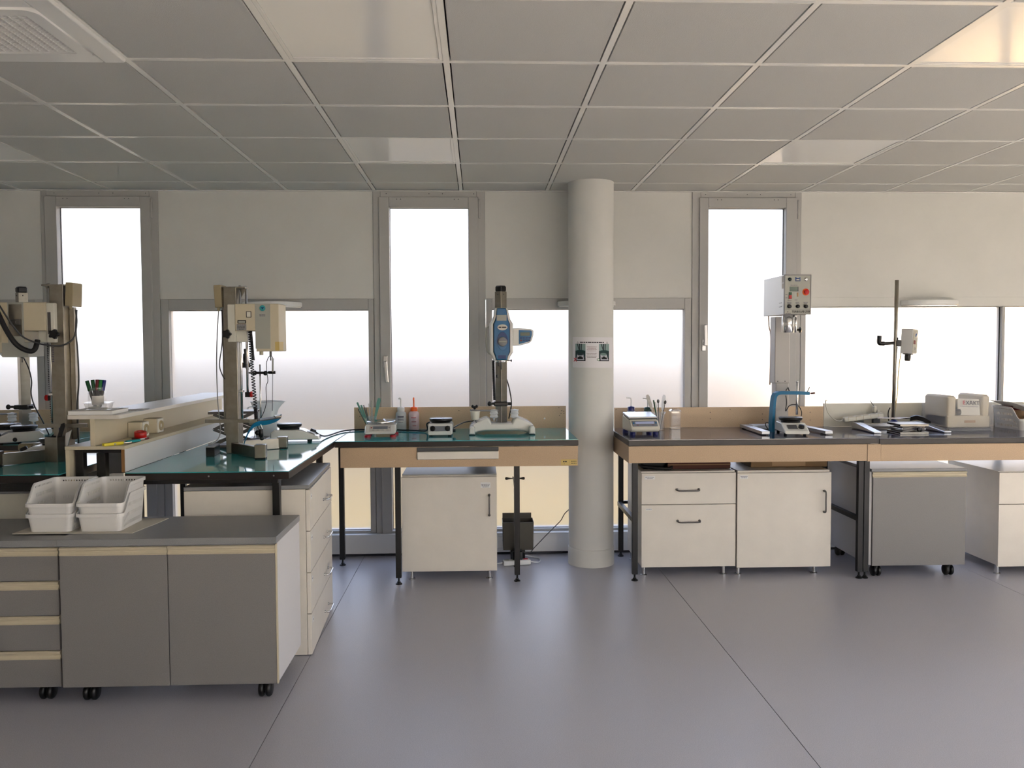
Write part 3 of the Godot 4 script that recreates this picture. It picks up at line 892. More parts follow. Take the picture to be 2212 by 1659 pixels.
func front_cabinets() -> void:
	var t := thing("cupboard", "grey two-door rolling cabinet in the foreground under the stacked baskets", "cabinet", V(-1.281, 0, -3.51))
	part("body", B.new().bx(V(-0.436, 0.078, -0.452), V(0.442, 0.660, -0.014), 0.002), M.white_side, t)
	part("top", B.new().bx(V(-0.442, 0.661, -0.456), V(0.444, 0.690, 0.004), 0.002), M.grey_top, t)
	for s in [[-0.434, -0.0015], [0.0015, 0.437]]:
		var d := part("door", B.new().bx(V(s[0], 0.076, -0.013), V(s[1], 0.624, 0.002), 0.0015), M.grey_lam, t)
		grip(d, s[0], s[1], 0.624, 0.002)
	part("edge_strip", B.new().bx(V(0.4375, 0.076, -0.013), V(0.4435, 0.660, 0.003), 0.001), M.beige, t)
	casters(t, [-0.345, 0.375], [-0.06, -0.40], 0.079)
	t = thing("drawer_cabinet", "grey four-drawer rolling cabinet cut off by the left edge in the foreground", "cabinet", V(-2.125, 0, -3.53))
	part("body", B.new().bx(V(-0.39, 0.072, -0.45), V(0.394, 0.655, -0.014), 0.002), M.white_side, t)
	part("top", B.new().bx(V(-0.396, 0.656, -0.452), V(0.398, 0.685, 0.004), 0.002), M.grey_top, t)
	for s in [[0.072, 0.190], [0.226, 0.336], [0.370, 0.480], [0.515, 0.620]]:
		var d := part("drawer", B.new().bx(V(-0.394, s[0], -0.013), V(0.394, s[1], 0.002), 0.0015), M.grey_lam, t)
		grip(d, -0.394, 0.394, s[1], 0.002)
	casters(t, [-0.33, 0.31], [-0.06, -0.40], 0.074)
	# card and two stacks of two baskets
	solo("card_sheet", "thin pale card sheet under the stacked baskets", "cardboard", V(0, 0.6905, 0), 0, B.new().to(Vector3.ZERO, V(-PI / 2, 0, 0)).prism([[-1.96, 3.618], [-1.72, 3.614], [-1.459, 3.606], [-1.446, 3.70], [-1.430, 3.79], [-1.418, 3.912], [-1.94, 3.93]], 0.0, 0.003), M.card_grey)
	var b := basket("lower white slotted plastic basket of the left stack on the card", V(-1.816, 0.6936, -3.642))
	var w := [["upper white slotted plastic basket of the left stack on the card", V(-1.816, 0.7386, -3.642)], ["lower white slotted plastic basket of the right stack on the card", V(-1.606, 0.6936, -3.640)], ["upper white slotted plastic basket of the right stack on the card", V(-1.606, 0.7386, -3.640)]]
	for s in w:
		copy(b, "basket", s[0], s[1], 0.0)


func basket(label: String, at: Vector3) -> Node3D:
	var t := thing("basket", label, "basket", at, 0.0, "white slotted storage baskets")
	var hw := 0.084
	var deep := 0.244
	var rad := 0.018
	# counter-clockwise seen from above, z towards the viewer is the front
	var o := PackedVector2Array()
	for q in [[hw - rad, -rad, PI / 2, -1.0], [hw - rad, -deep + rad, 0.0, -1.0], [-hw + rad, -deep + rad, -PI / 2, -1.0], [-hw + rad, -rad, PI, -1.0]]:
		for k in 6:
			var an: float = q[2] - PI / 2 * k / 5
			o.append(Vector2(q[0] + cos(an) * rad, q[1] + sin(an) * rad))
	var ring := PackedVector2Array()
	for k in o.size():
		var a := o[k]
		var c := o[(k + 1) % o.size()]
		var cnt := maxi(1, roundi((c - a).length() / 0.0052))
		for j in cnt:
			ring.append(a.lerp(c, float(j) / cnt))
	ring.append(ring[0])
	var rows := []
	var levels := [0.0, 0.10, 0.20, 0.27, 0.36, 0.46, 0.53, 0.62, 0.72, 0.79, 0.88, 0.94, 1.0]
	var top := func(p: Vector2) -> float:
		return lerpf(0.076, 0.150, smoothstep(-0.012, -0.085, p.y))
	for l in levels:
		var row := []
		for p in ring:
			var out := Vector2(p.x / hw, (p.y + deep / 2) / (deep / 2))
			var grow: float = 0.010 * l
			row.append(V(p.x + out.x * grow, top.call(p) * l, p.y + out.y * grow))
		rows.append(row)
	var holes := {}
	for r in [1, 4, 7, 10]:
		for c in ring.size() - 1:
			var p := ring[c]
			var side := absf(p.x) > hw - 0.003 and p.y < -0.03 and p.y > -deep + 0.03
			var back := p.y < -deep + 0.003 and absf(p.x) < hw - 0.03
			if (side or back) and c % 2 == 0 and not (back and (r == 1 or r == 7)) and not (r >= 7 and side and p.y > -0.075):
				holes[r * 10000 + c] = true
	part("wall", B.new().sheet(rows, 0.0018, holes), M.basket, t)
	var rim := []
	for p in ring:
		var out := Vector2(p.x / hw, (p.y + deep / 2) / (deep / 2))
		rim.append(V(p.x + out.x * 0.014, top.call(p) - 0.006, p.y + out.y * 0.014))
	part("rim", B.new().ribbon(rim, Vector3.UP, 0.014, 0.004), M.basket, t)
	var fl := []
	for p in o:
		fl.append([p.x, -p.y])
	part("floor", B.new().to(Vector3.ZERO, V(-PI / 2, 0, 0)).prism(fl, 0.0, 0.002), M.basket, t)
	return t


# ---- the shelf divider between the two teal benches ----------------------------------------------------------------
func shelf_spine() -> void:
	var t := thing("shelf_divider", "cream two-level shelf divider running between the teal benches", "shelf")
	part("top_shelf", B.new().bx(V(-1.872, 1.145, -5.88), V(-1.640, 1.163, -3.94), 0.001), M.cream, t)
	part("upright_panel", B.new().bx(V(-1.777, 1.021, -5.88), V(-1.755, 1.1448, -3.95), 0.001), M.beige, t)
	part("lower_shelf", B.new().bx(V(-1.890, 1.005, -5.88), V(-1.622, 1.021, -3.945), 0.001), M.beige, t)
	part("fascia", B.new().bx(V(-1.636, 0.9005, -5.88), V(-1.622, 1.005, -3.945), 0.001), M.white_side, t)
	part("fascia_end", B.new().bx(V(-1.6365, 0.9, -3.945), V(-1.6215, 1.0048, -3.942), 0.0005), M.wood_edge, t, "bare wood edge")
	part("end_panel", B.new().bx(V(-1.888, 0.852, -4.06), V(-1.870, 1.0048, -3.945), 0.001), M.beige, t)
	part("bracket", B.new().bx(V(-1.86, 0.845, -4.02), V(-1.825, 1.003, -3.98), 0.001).bx(V(-1.86, 0.985, -4.02), V(-1.64, 1.004, -3.99), 0.001), M.black_steel, t)
	part("bracket", B.new().bx(V(-1.765, 0.862, -4.02), V(-1.725, 0.984, -3.98), 0.001), M.black_steel, t)
	part("back_board", B.new().bx(V(-1.86, 0.845, -4.32), V(-1.64, 1.004, -4.30), 0.001), M.grey, t)
	# two sockets on the upright panel
	for k in 2:
		var s := thing("socket_box", ["cream socket box behind the red tape roll on the lower shelf", "cream socket box farther along the lower shelf, past the red tape roll"][k], "socket", V(-1.715, 1.0215, -4.35 - 0.20 * k), 0, "cream socket boxes on the shelf divider")
		part("box", B.new().bx(V(-0.039, 0, -0.042), V(0.030, 0.078, 0.042), 0.004), M.beige, s)
		part("plate", B.new().bx(V(0.030, 0.002, -0.04), V(0.036, 0.076, 0.04), 0.003), M.off_white, s)
		part("socket_ring", B.new().lathe([[0.010, 0.002], [0.021, 0.002], [0.025, 0.006], [0.027, 0]], V(0.036, 0.039, 0), Vector3.RIGHT, 20), M.beige_dark, s)
	# things lying on the lower shelf
	t = thing("tape_roll", "dark red roll of tape lying on the lower shelf", "tape", V(-1.665, 1.0215, -4.24))
	part("roll", B.new().lathe([[0.017, 0.004], [0.017, 0.030], [0.019, 0.032], [0.027, 0.032], [0.029, 0.030], [0.029, 0.004], [0.027, 0.002], [0.019, 0.002], [0.017, 0.004]], V(0, 0.006, 0), V(0.1, 1, 0.15), 24), M.red, t)
	part("backing", B.new().lathe([[0, 0], [0.040, 0], [0.040, 0.006], [0, 0.006]], Vector3.ZERO, Vector3.UP, 24), M.red_dark, t)
	t = thing("utility_knife", "yellow cutter lying at the near end of the lower shelf", "knife", V(-1.675, 1.0215, -3.985), 0.95)
	part("grip", B.new().to(Vector3.ZERO, V(-PI / 2, 0, 0)).prism([[-0.065, -0.010], [-0.04, -0.012], [0.03, -0.008], [0.038, 0.0], [0.03, 0.008], [-0.04, 0.010], [-0.065, 0.007]], 0, 0.014, 0.003), M.yellow, t)
	part("blade", B.new().to(Vector3.ZERO, V(-PI / 2, 0, 0)).prism([[0.036, -0.005], [0.075, -0.005], [0.085, 0.005], [0.036, 0.005]], 0.006, 0.008), M.chrome, t)
	t = thing("scraper", "teal-handled scraper lying beside the yellow cutter", "tool", V(-1.645, 1.0215, -4.06), 1.15)
	part("handle", B.new().box(V(0.02, 0.008, 0), V(0.085, 0.012, 0.020), 0.004), M.teal_plastic, t)
	part("rod", B.new().cyl(V(-0.02, 0.008, 0), V(-0.10, 0.006, 0.01), 0.0035), M.chrome, t)
	t = thing("glass_rod", "clear stirring rod lying in front of the red tape roll", "rod", V(-1.648, 1.0255, -4.17), 1.35)
	part("rod", B.new().cyl(V(-0.07, 0, 0), V(0.07, 0, 0), 0.004), M.white, t)
	# things standing on the top shelf
	t = thing("notebook", "thick white notebook lying on the near end of the top shelf", "book", V(-1.765, 1.1635, -4.03))
	part("cover", B.new().bx(V(-0.113, 0, -0.10), V(0.098, 0.002, 0.085), 0.0005).bx(V(-0.108, 0.018, -0.10), V(0.092, 0.020, 0.085), 0.0005), M.paper_grey, t)
	part("pages", B.new().bx(V(-0.107, 0.002, -0.098), V(0.090, 0.018, 0.083), 0.0005), M.paper, t)
	solo("paper_sheet", "loose white paper sheet under the notebook on the top shelf", "paper", V(-1.72, 1.1633, -4.12), 0.12, B.new().bx(V(-0.08, 0, -0.14), V(0.075, 0.0006, 0.10), 0), M.paper)
	solo("paper_sheet", "small folded paper lying farther along the top shelf", "paper", V(-1.675, 1.1638, -4.30), 0.3, B.new().bx(V(-0.03, 0, -0.05), V(0.03, 0.0012, 0.05), 0), M.paper_grey)
	solo("pencil", "grey pencil lying behind the notebook on the top shelf", "pencil", V(-1.68, 1.1685, -4.20), 0.1, B.new().cyl(V(-0.05, 0, 0), V(0.05, 0, 0), 0.0035), M.grey)
	t = thing("plastic_box", "clear plastic lidded box standing on the notebook", "box", V(-1.765, 1.1838, -4.02), 0.06)
	part("body", B.new().sheet(ringed([[0.0, 0.050, 0.032], [0.03, 0.056, 0.036]]), 0.001).bx(V(-0.05, 0, -0.032), V(0.05, 0.001, 0.032), 0), M.clear_plastic, t)
	part("lid", B.new().bx(V(-0.058, 0.030, -0.038), V(0.058, 0.035, 0.038), 0.002), M.clear_plastic, t)
	part("contents", B.new().box(V(-0.02, 0.008, 0), V(0.05, 0.012, 0.03), 0.004).box(V(0.025, 0.006, 0.005), V(0.03, 0.009, 0.02), 0.003), M.grey_panel, t)
	var j := thing("pen_jar", "glass jar full of markers on the top shelf", "jar", V(-1.80, 1.1838, -4.085))
	part("glass", B.new().lathe([[0, 0.0], [0.036, 0.0], [0.039, 0.004], [0.039, 0.075], [0.031, 0.088], [0.031, 0.100], [0.029, 0.100], [0.029, 0.088], [0.036, 0.074], [0.036, 0.006], [0, 0.004]], Vector3.ZERO, Vector3.UP, 28), M.glass, j)
	part("paper_label", B.new().sheet(arc_rows(0.0398, 0.02, 0.062, -0.2, 1.2, 10), 0.0003), M.paper_grey, j)
	var caps := [[-0.020, 0.35, M.green, "dark green marker leaning left in the pen jar"], [-0.009, 0.16, M.green, "second dark green marker in the pen jar, next to the leftmost"], [-0.001, -0.02, M.red_dark, "dark red marker in the middle of the pen jar"], [0.010, -0.14, M.green_bright, "brighter green marker leaning right in the pen jar"], [0.018, -0.24, M.navy_plastic, "dark blue marker leaning right in the pen jar"]]
	for s in caps:
		var p := thing("marker", s[3], "pen", V(-1.80 + s[0] * 0.45, 1.1885, -4.085 + 0.006 * sin(s[0] * 300)), 0, "markers in the pen jar")
		p.rotation.z = s[1] * 0.8
		part("barrel", B.new().cyl(V(0, 0, 0), V(0, 0.085, 0), 0.0075), M.black, p)
		part("cap", B.new().to(V(0, 0.082, 0)).cyl(V(0, 0, 0), V(0, 0.05, 0), 0.0095, 0.0085), s[2], p)


func ringed(lv: Array, rad := 0.012) -> Array:  # rows of rounded rectangles: [height, half width, half depth]
	var rows := []
	for l in lv:
		var row := []
		for q in [[1, 1, 0.0], [-1, 1, PI / 2], [-1, -1, PI], [1, -1, PI * 1.5]]:
			for k in 6:
				var an: float = q[2] + PI / 2 * k / 5
				row.append(V((l[1] - rad) * q[0] + cos(an) * rad, l[0], -((l[2] - rad) * q[1] + sin(an) * rad)))
		row.append(row[0])
		rows.append(row)
	return rows


func arc_rows(r: float, y0: float, y1: float, a0: float, a1: float, cnt: int) -> Array:  # part of a cylinder wall; angle 0 faces z, positive to the right
	var rows := []
	for y in [y0, y1]:
		var row := []
		for k in cnt + 1:
			var a := lerpf(a0, a1, float(k) / cnt)
			row.append(V(sin(a) * r, y, cos(a) * r))
		rows.append(row)
	return rows


# ---- mixers, stirrers, hotplates -----------------------------------------------------------------------------------
func mixer(label: String, at: Vector3, s: float) -> Node3D:  # a motor head on a steel column with a splayed base; s = 1: the head points right
	var t := thing("laboratory_mixer", label, "laboratory mixer", at, 0, "steel column mixers on the teal benches")
	var Q := func(a: float, b: float, c: float) -> Vector3: return Vector3(s * a, b, c)
	part("column", B.new().bx(Q.call(-0.034, 0.0, -0.045), Q.call(0.034, 0.892, 0.045), 0.003), M.steel, t)
	part("back_plate", B.new().bx(Q.call(-0.060, 0.10, -0.040), Q.call(-0.0345, 0.78, -0.012), 0.002), M.steel, t)
	# base: two splayed arms with square feet
	var a1: Vector3 = Q.call(0.0, 0.033, 0.03)
	var f1: Vector3 = Q.call(0.205, 0.037, 0.262)
	var a2: Vector3 = Q.call(0.0, 0.033, -0.03)
	var f2: Vector3 = Q.call(0.213, 0.033, -0.185)
	for q in [[a1, f1, 0.074], [a2, f2, 0.066]]:
		var d: Vector3 = q[1] - q[0]
		d.y = 0
		var yaw := atan2(-d.z, d.x)
		part("base_arm", B.new().to((q[0] + q[1]) / 2 * V(1, 0, 1) + V(0, 0.031, 0), V(0, yaw, 0)).box(Vector3.ZERO, V(d.length(), 0.058, 0.030), 0.002), M.steel, t)
		var f := part("foot", B.new().to(q[1] * V(1, 0, 1), V(0, 0.08 * s, 0)).bx(V(-0.028, 0.006, -0.028), V(0.028, q[2], 0.028), 0.003), M.steel, t)
		part("rubber_pad", B.new().to(q[1] * V(1, 0, 1), V(0, 0.08 * s, 0)).bx(V(-0.026, 0, -0.026), V(0.026, 0.006, 0.026), 0.001), M.rubber, f)
	part("web_plate", B.new().to(Vector3.ZERO, V(-PI / 2, 0, 0)).prism([[s * 0.02, 0.03], [s * 0.11, 0.10], [s * 0.12, -0.11], [s * 0.02, -0.03]], 0.004, 0.012), M.steel, t)
	# top bracket and guide rods
	part("top_plate", B.new().bx(Q.call(-0.045, 0.884, -0.035), Q.call(0.078, 0.893, 0.035), 0.001).to(Vector3.ZERO).prism([[s * 0.036, 0.884], [s * 0.074, 0.884], [s * 0.042, 0.82]], -0.004, 0.004), M.steel, t)
	part("guide_rod", B.new().cyl(Q.call(0.047, 0.19, 0.02), Q.call(0.047, 0.9, 0.02), 0.0065), M.chrome, t)
	part("guide_rod", B.new().cyl(Q.call(0.070, 0.30, -0.015), Q.call(0.070, 0.9, -0.015), 0.0065), M.chrome, t)
	part("guide_foot", B.new().tube([Q.call(0.047, 0.20, 0.02), Q.call(0.047, 0.19, 0.02), Q.call(0.030, 0.165, 0.02)], 0.005).box(Q.call(0.038, 0.335, 0.02), V(0.04, 0.014, 0.03), 0.003), M.chrome, t)
	part("stop_knob", B.new().cyl(Q.call(0.084, 0.315, -0.015), Q.call(0.096, 0.315, -0.015), 0.016), M.red, t)
	part("stop_clamp", B.new().bx(Q.call(0.056, 0.30, -0.022), Q.call(0.084, 0.328, -0.008), 0.002), M.black, t)
	# supply box at the top
	var sb := part("supply_box", B.new().to(Q.call(-0.063, 0.842, -0.008), V(0, 0, s * 0.05)).box(Vector3.ZERO, V(0.038, 0.120, 0.105), 0.003), M.beige_dark, t)
	part("cable_gland", B.new().cyl(Q.call(-0.062, 0.790, 0.03), Q.call(-0.064, 0.764, 0.03), 0.010, 0.006), M.beige_dark, sb)
	# carriage and motor head
	part("carriage", B.new().bx(Q.call(-0.004, 0.598, 0.046), Q.call(0.036, 0.797, 0.078), 0.003).bx(Q.call(0.0345, 0.598, -0.05), Q.call(0.092, 0.797, 0.05), 0.003), M.off_white, t)
	var head := [[0.036, 0.656], [0.036, 0.800], [0.262, 0.800], [0.266, 0.796], [0.266, 0.551], [0.262, 0.547], [0.146, 0.547], [0.146, 0.656]]
	var h := part("motor_head", B.new().prism(head.map(func(v): return [v[0] * s, v[1]]), -0.085, 0.085, 0.004), M.beige, t)
	part("front_plate", B.new().bx(Q.call(0.142, 0.562, 0.0848), Q.call(0.222, 0.800, 0.0862), 0.0005), M.grey_panel, h, "light grey front plate")
	part("spindle", B.new().cyl(Q.call(0.200, 0.547, 0), Q.call(0.200, 0.520, 0), 0.006).cyl(Q.call(0.200, 0.522, 0), Q.call(0.200, 0.498, 0), 0.0035), M.steel_dark, h)
	part("nozzle", B.new().cyl(Q.call(0.158, 0.547, 0.03), Q.call(0.158, 0.528, 0.03), 0.010), M.beige, h)
	# a five-lobed clamping knob
	var star := []
	for k in 40:
		var an := TAU * k / 40
		var r := 0.022 + 0.0035 * cos(5 * an)
		star.append([cos(an) * r, sin(an) * r])
	part("star_knob", B.new().to(Q.call(-0.006, 0.640, 0)).prism(star, 0.079, 0.104, 0.004, true).cyl(V(0, 0, 0.044), V(0, 0, 0.08), 0.008), M.black, t, "black star knob")
	part("cross_bar", B.new().bx(Q.call(-0.140, 0.166, 0.046), Q.call(0.105, 0.186, 0.054), 0.001), M.steel, t)
	return t


func mixers() -> void:
	# the mixer on the peninsula
	var t := mixer("steel column mixer with beige head and coiled black cord, on the peninsula bench", V(-1.322, 0.9, -4.645), 1.0)
	var h := t.get_node("motor_head") as Node3D
	var z := 0.0865
	part("switch", bars(B.new(), 0.096, 0.123, 0.727, 0.759, 0.003, 0.003, 0.003, 0.003, 0.084, 0.088, 0.0005), M.black, h)
	part("switch_key", B.new().bx(V(0.099, 0.730, 0.084), V(0.120, 0.756, 0.087), 0.001), M.off_white, h)
	part("rating_plate", B.new().bx(V(0.050, 0.695, 0.0848), V(0.095, 0.713, 0.0855), 0.0), M.black, h)
	part("number_strip", B.new().bx(V(0.055, 0.699, 0.0855), V(0.090, 0.708, 0.0859), 0.0), M.grey_panel, h)
	part("serial_plate", B.new().bx(V(0.045, 0.660, 0.0848), V(0.096, 0.692, 0.0854), 0.0), M.grey, h)
	part("lettering", print_lines(B.new(), V(0.070, 0.688, 0.0856), 0.044, 4, 0.0075, 0.0025, 21), M.ink, h)
	part("badge", B.new().cyl(V(0.182, 0.776, 0.086), V(0.182, 0.776, 0.0872), 0.0155, -1.0, 28), M.teal_plastic, h, "round teal badge")
	part("badge_mark", B.new().prism([[0.173, 0.781], [0.191, 0.781], [0.182, 0.769]], 0.0872, 0.0877), M.blue_deep, h)
	part("lettering", print_lines(B.new(), V(0.182, 0.741, 0.0866), 0.034, 2, 0.0065, 0.0026, 22), M.ink_soft, h)
	part("warning_sticker", B.new().bx(V(0.245, 0.551, 0.0848), V(0.2664, 0.598, 0.0854), 0).bx(V(0.2655, 0.551, -0.01), V(0.2664, 0.598, 0.085), 0), M.amber, h, "yellow warning sticker")
	# coiled cord with a smooth sleeve at its head
	var cord := part("coiled_cord", B.new().tube(coil([V(0.105, 0.655, 0.05), V(0.112, 0.47, 0.05), V(0.127, 0.25, 0.05), V(0.132, 0.17, 0.055)], 0.0085, 44, 9), 0.0028, 5), M.black, t, "black coiled cord")
	part("cord_sleeve", B.new().tube(curve([V(0.108, 0.656, 0.045), V(0.112, 0.58, 0.04), V(0.118, 0.50, 0.04)]), 0.007), M.black, cord)
	part("cord_tail", B.new().tube(curve([V(0.132, 0.17, 0.055), V(0.138, 0.15, 0.06), V(0.150, 0.12, 0.06)]), 0.003), M.black, cord)
	part("cable", B.new().tube(curve([V(-0.064, 0.766, 0.03), V(-0.073, 0.65, 0.03), V(-0.080, 0.48, 0.03), V(-0.078, 0.28, 0.03), V(-0.062, 0.11, 0.05), V(-0.10, 0.052, 0.09)]), 0.003), M.grey, t)
	part("cable", B.new().tube(curve([V(-0.056, 0.77, 0.0), V(-0.054, 0.60, 0.01), V(-0.068, 0.48, 0.02), V(-0.050, 0.42, 0.03), V(-0.034, 0.40, 0.04)]), 0.003), M.grey_dark, t)
	var br := part("clamp_block", B.new().box(V(0.122, 0.172, 0.06), V(0.040, 0.032, 0.05), 0.002), M.steel, t)
	part("clamp_hook", B.new().tube(curve([V(0.142, 0.188, 0.07), V(0.156, 0.186, 0.075), V(0.158, 0.165, 0.075), V(0.168, 0.135, 0.075)]), 0.003), M.chrome, br)
	part("wing_screw", B.new().cyl(V(0.160, 0.135, 0.075), V(0.160, 0.095, 0.075), 0.012).ball(V(0.142, 0.115, 0.075), 0.014).ball(V(0.164, 0.085, 0.075), 0.012), M.black, br)
	var sp := [V(0.075, 0.035, 0.12), V(0.088, 0.075, 0.125), V(0.105, 0.120, 0.12), V(0.125, 0.152, 0.105), V(0.15, 0.165, 0.085), V(0.19, 0.168, 0.06), V(0.23, 0.180, 0.03), V(0.250, 0.196, 0.005)]
	solo("strap", "loose blue rubber strap with a hanging tail, clamped to the peninsula mixer", "strap", V(-1.322, 0.9, -4.645), 0, B.new().ribbon(curve(sp), V(0.3, 0.9, 0.3).normalized(), 0.026, 0.004), M.strap)
	t = thing("vessel_holder", "flat dark tray inside the blue strap beside the peninsula mixer", "holder", V(-1.322, 0.9, -4.645))
	part("plate", B.new().to(V(0.19, 0.186, 0.03), V(0.06, 0.45, 0.10)).box(Vector3.ZERO, V(0.12, 0.006, 0.07), 0.002), M.grey_dark, t)
	part("lip", B.new().to(V(0.235, 0.197, 0.01), V(0.06, 0.45, 0.10)).box(Vector3.ZERO, V(0.035, 0.01, 0.05), 0.003), M.steel, t)
	# power adapter by its base
	t = thing("adapter_box", "black and grey mains adapter box at the foot of the peninsula mixer", "adapter", V(-1.415, 0.9, -4.56), 0.12)
	part("body", B.new().bx(V(-0.022, 0, -0.09), V(0.022, 0.046, 0.07), 0.002), M.black, t)
	part("lid", B.new().bx(V(-0.022, 0.0462, -0.09), V(0.022, 0.052, 0.07), 0.002).bx(V(-0.022, 0.052, -0.03), V(-0.006, 0.062, 0.0), 0.002), M.grey, t)
	# the mirrored mixer on the island
	t = mixer("mirrored steel column mixer with thick black hose, on the left edge bench", V(-2.132, 0.9, -4.45), -1.0)
	h = t.get_node("motor_head")
	part("gearbox", B.new().bx(V(-0.40, 0.60, -0.08), V(-0.255, 0.795, 0.12), 0.004), M.beige, h)
	part("hatch", B.new().bx(V(-0.215, 0.63, 0.084), V(-0.15, 0.79, 0.088), 0.001), M.steel, h)
	part("plug", B.new().cyl(V(-0.205, 0.700, 0.088), V(-0.165, 0.700, 0.10), 0.014).box(V(-0.165, 0.700, 0.10), V(0.03, 0.03, 0.02), 0.003), M.steel_dark, h)
	part("lower_housing", B.new().bx(V(-0.256, 0.525, -0.07), V(-0.125, 0.60, 0.086), 0.003), M.grey_panel, h)
	part("slot_cover", B.new().bx(V(-0.030, 0.64, 0.0775), V(-0.014, 0.75, 0.0785), 0.0), M.steel_dark, t)
	part("hose", B.new().tube(curve([V(-0.42, 0.83, 0.13), V(-0.35, 0.875, 0.13), V(-0.29, 0.845, 0.14), V(-0.245, 0.76, 0.14), V(-0.20, 0.66, 0.14), V(-0.155, 0.588, 0.135), V(-0.105, 0.556, 0.12), V(-0.085, 0.565, 0.10), V(-0.080, 0.61, 0.08)]), 0.0125, 10), M.rubber, t, "thick black hose")
	part("cable", B.new().tube(curve([V(-0.24, 0.79, 0.13), V(-0.19, 0.70, 0.12), V(-0.14, 0.63, 0.11), V(-0.07, 0.595, 0.10), V(0.0, 0.582, 0.09), V(0.05, 0.588, 0.07), V(0.085, 0.625, 0.05), V(0.092, 0.70, 0.03), V(0.083, 0.765, 0.02)]), 0.0042), M.grey_dark, t)
	part("cable", B.new().tube(curve([V(0.080, 0.765, 0.0), V(0.072, 0.66, 0.0), V(0.078, 0.56, 0.0), V(0.080, 0.40, 0.0), V(0.068, 0.26, 0.0), V(0.070, 0.1, 0.0), V(0.06, 0.006, -0.03)]), 0.004), M.grey_dark, t)
	part("coiled_cord", B.new().tube(coil([V(-0.073, 0.60, -0.02), V(-0.072, 0.40, -0.02), V(-0.062, 0.15, -0.02)], 0.009, 44, 9), 0.0032, 5), M.black, t, "black coiled cord")
	part("cord_tail", B.new().tube(curve([V(-0.062, 0.16, -0.02), V(-0.055, 0.14, -0.02), V(-0.07, 0.10, 0.0), V(-0.06, 0.05, 0.0)]), 0.0032), M.black, t)
	var st := B.new()
	for k in 9:
		st.bx(V(-0.030 + 0.002 * (k % 3), 0.50 + 0.009 * k, 0.0452), V(-0.018, 0.504 + 0.009 * k, 0.0458), 0)
	part("scale_marks", st, M.ink_soft, t)


func hotplate(label: String, at: Vector3, turn: float, kind: int) -> Node3D:  # a magnetic stirrer with heating plate; its panel faces z
	var t := thing("hotplate", label, "hotplate stirrer", at, turn, "white hotplate stirrers")
	var w := 0.078
	var prof := [[-0.125, 0.012], [-0.125, 0.055], [-0.10, 0.074], [0.06, 0.072], [0.085, 0.060], [0.155, 0.030], [0.165, 0.012]]
	if kind == 1:
		prof = [[-0.11, 0.010], [-0.11, 0.070], [-0.10, 0.078], [0.075, 0.078], [0.088, 0.066], [0.112, 0.030], [0.112, 0.010]]
	var b := B.new()
	b.to(Vector3.ZERO, V(0, -PI / 2, 0)).prism(prof, -w, w, 0.008)
	part("body", b, M.white_gloss, t)
	part("heating_plate", B.new().lathe([[0, 0.080], [0.058, 0.080], [0.066, 0.084], [0.072, 0.089], [0.074, 0.096], [0.074, 0.104], [0.072, 0.106], [0, 0.106]], V(0, 0, -0.02), Vector3.UP, 36), M.black, t, "black round heating plate")
	part("plate_top", B.new().cyl(V(0, 0.1058, -0.02), V(0, 0.1068, -0.02), 0.071, -1.0, 36, 0.0004), M.lcd_grey, t)
	part("neck", B.new().cyl(V(0, 0.07, -0.02), V(0, 0.081, -0.02), 0.06, -1.0, 28), M.black_matt, t)
	if kind == 1:
		var pan := part("front_panel", B.new().to(V(0, 0.049, 0.1015), V(-0.59, 0, 0)).box(Vector3.ZERO, V(0.125, 0.036, 0.003), 0.001), M.lcd_grey, t)
		for s in [-1, 1]:
			part("knob", B.new().to(V(0.047 * s, 0.047, 0.103), V(PI / 2 - 0.59, 0, 0)).lathe([[0, 0], [0.017, 0], [0.016, 0.014], [0.014, 0.016], [0, 0.016]], Vector3.ZERO, Vector3.UP, 20), M.black, pan)
	else:
		part("knob", B.new().to(V(0.035, 0.048, 0.115), V(0.40, 0, 0)).lathe([[0, 0], [0.019, 0], [0.018, 0.016], [0.016, 0.018], [0, 0.018]], Vector3.ZERO, Vector3.UP, 20), M.red_dark if kind == 2 else M.black, t)
		part("front_panel", B.new().to(V(-0.02, 0.053, 0.112), V(0.40, 0, 0)).box(Vector3.ZERO, V(0.06, 0.002, 0.05), 0.0005), M.grey_dark if kind == 3 else M.white, t)
	part("side_screw", B.new().cyl(V(w, 0.030, 0.03), V(w + 0.018, 0.030, 0.03), 0.012), M.black, t)
	for q in [[-0.06, -0.1], [0.06, -0.1], [-0.06, 0.1], [0.06, 0.1]]:
		part("foot", B.new().cyl(V(q[0], 0, q[1]), V(q[0], 0.012, q[1]), 0.010), M.rubber, t)
	return t


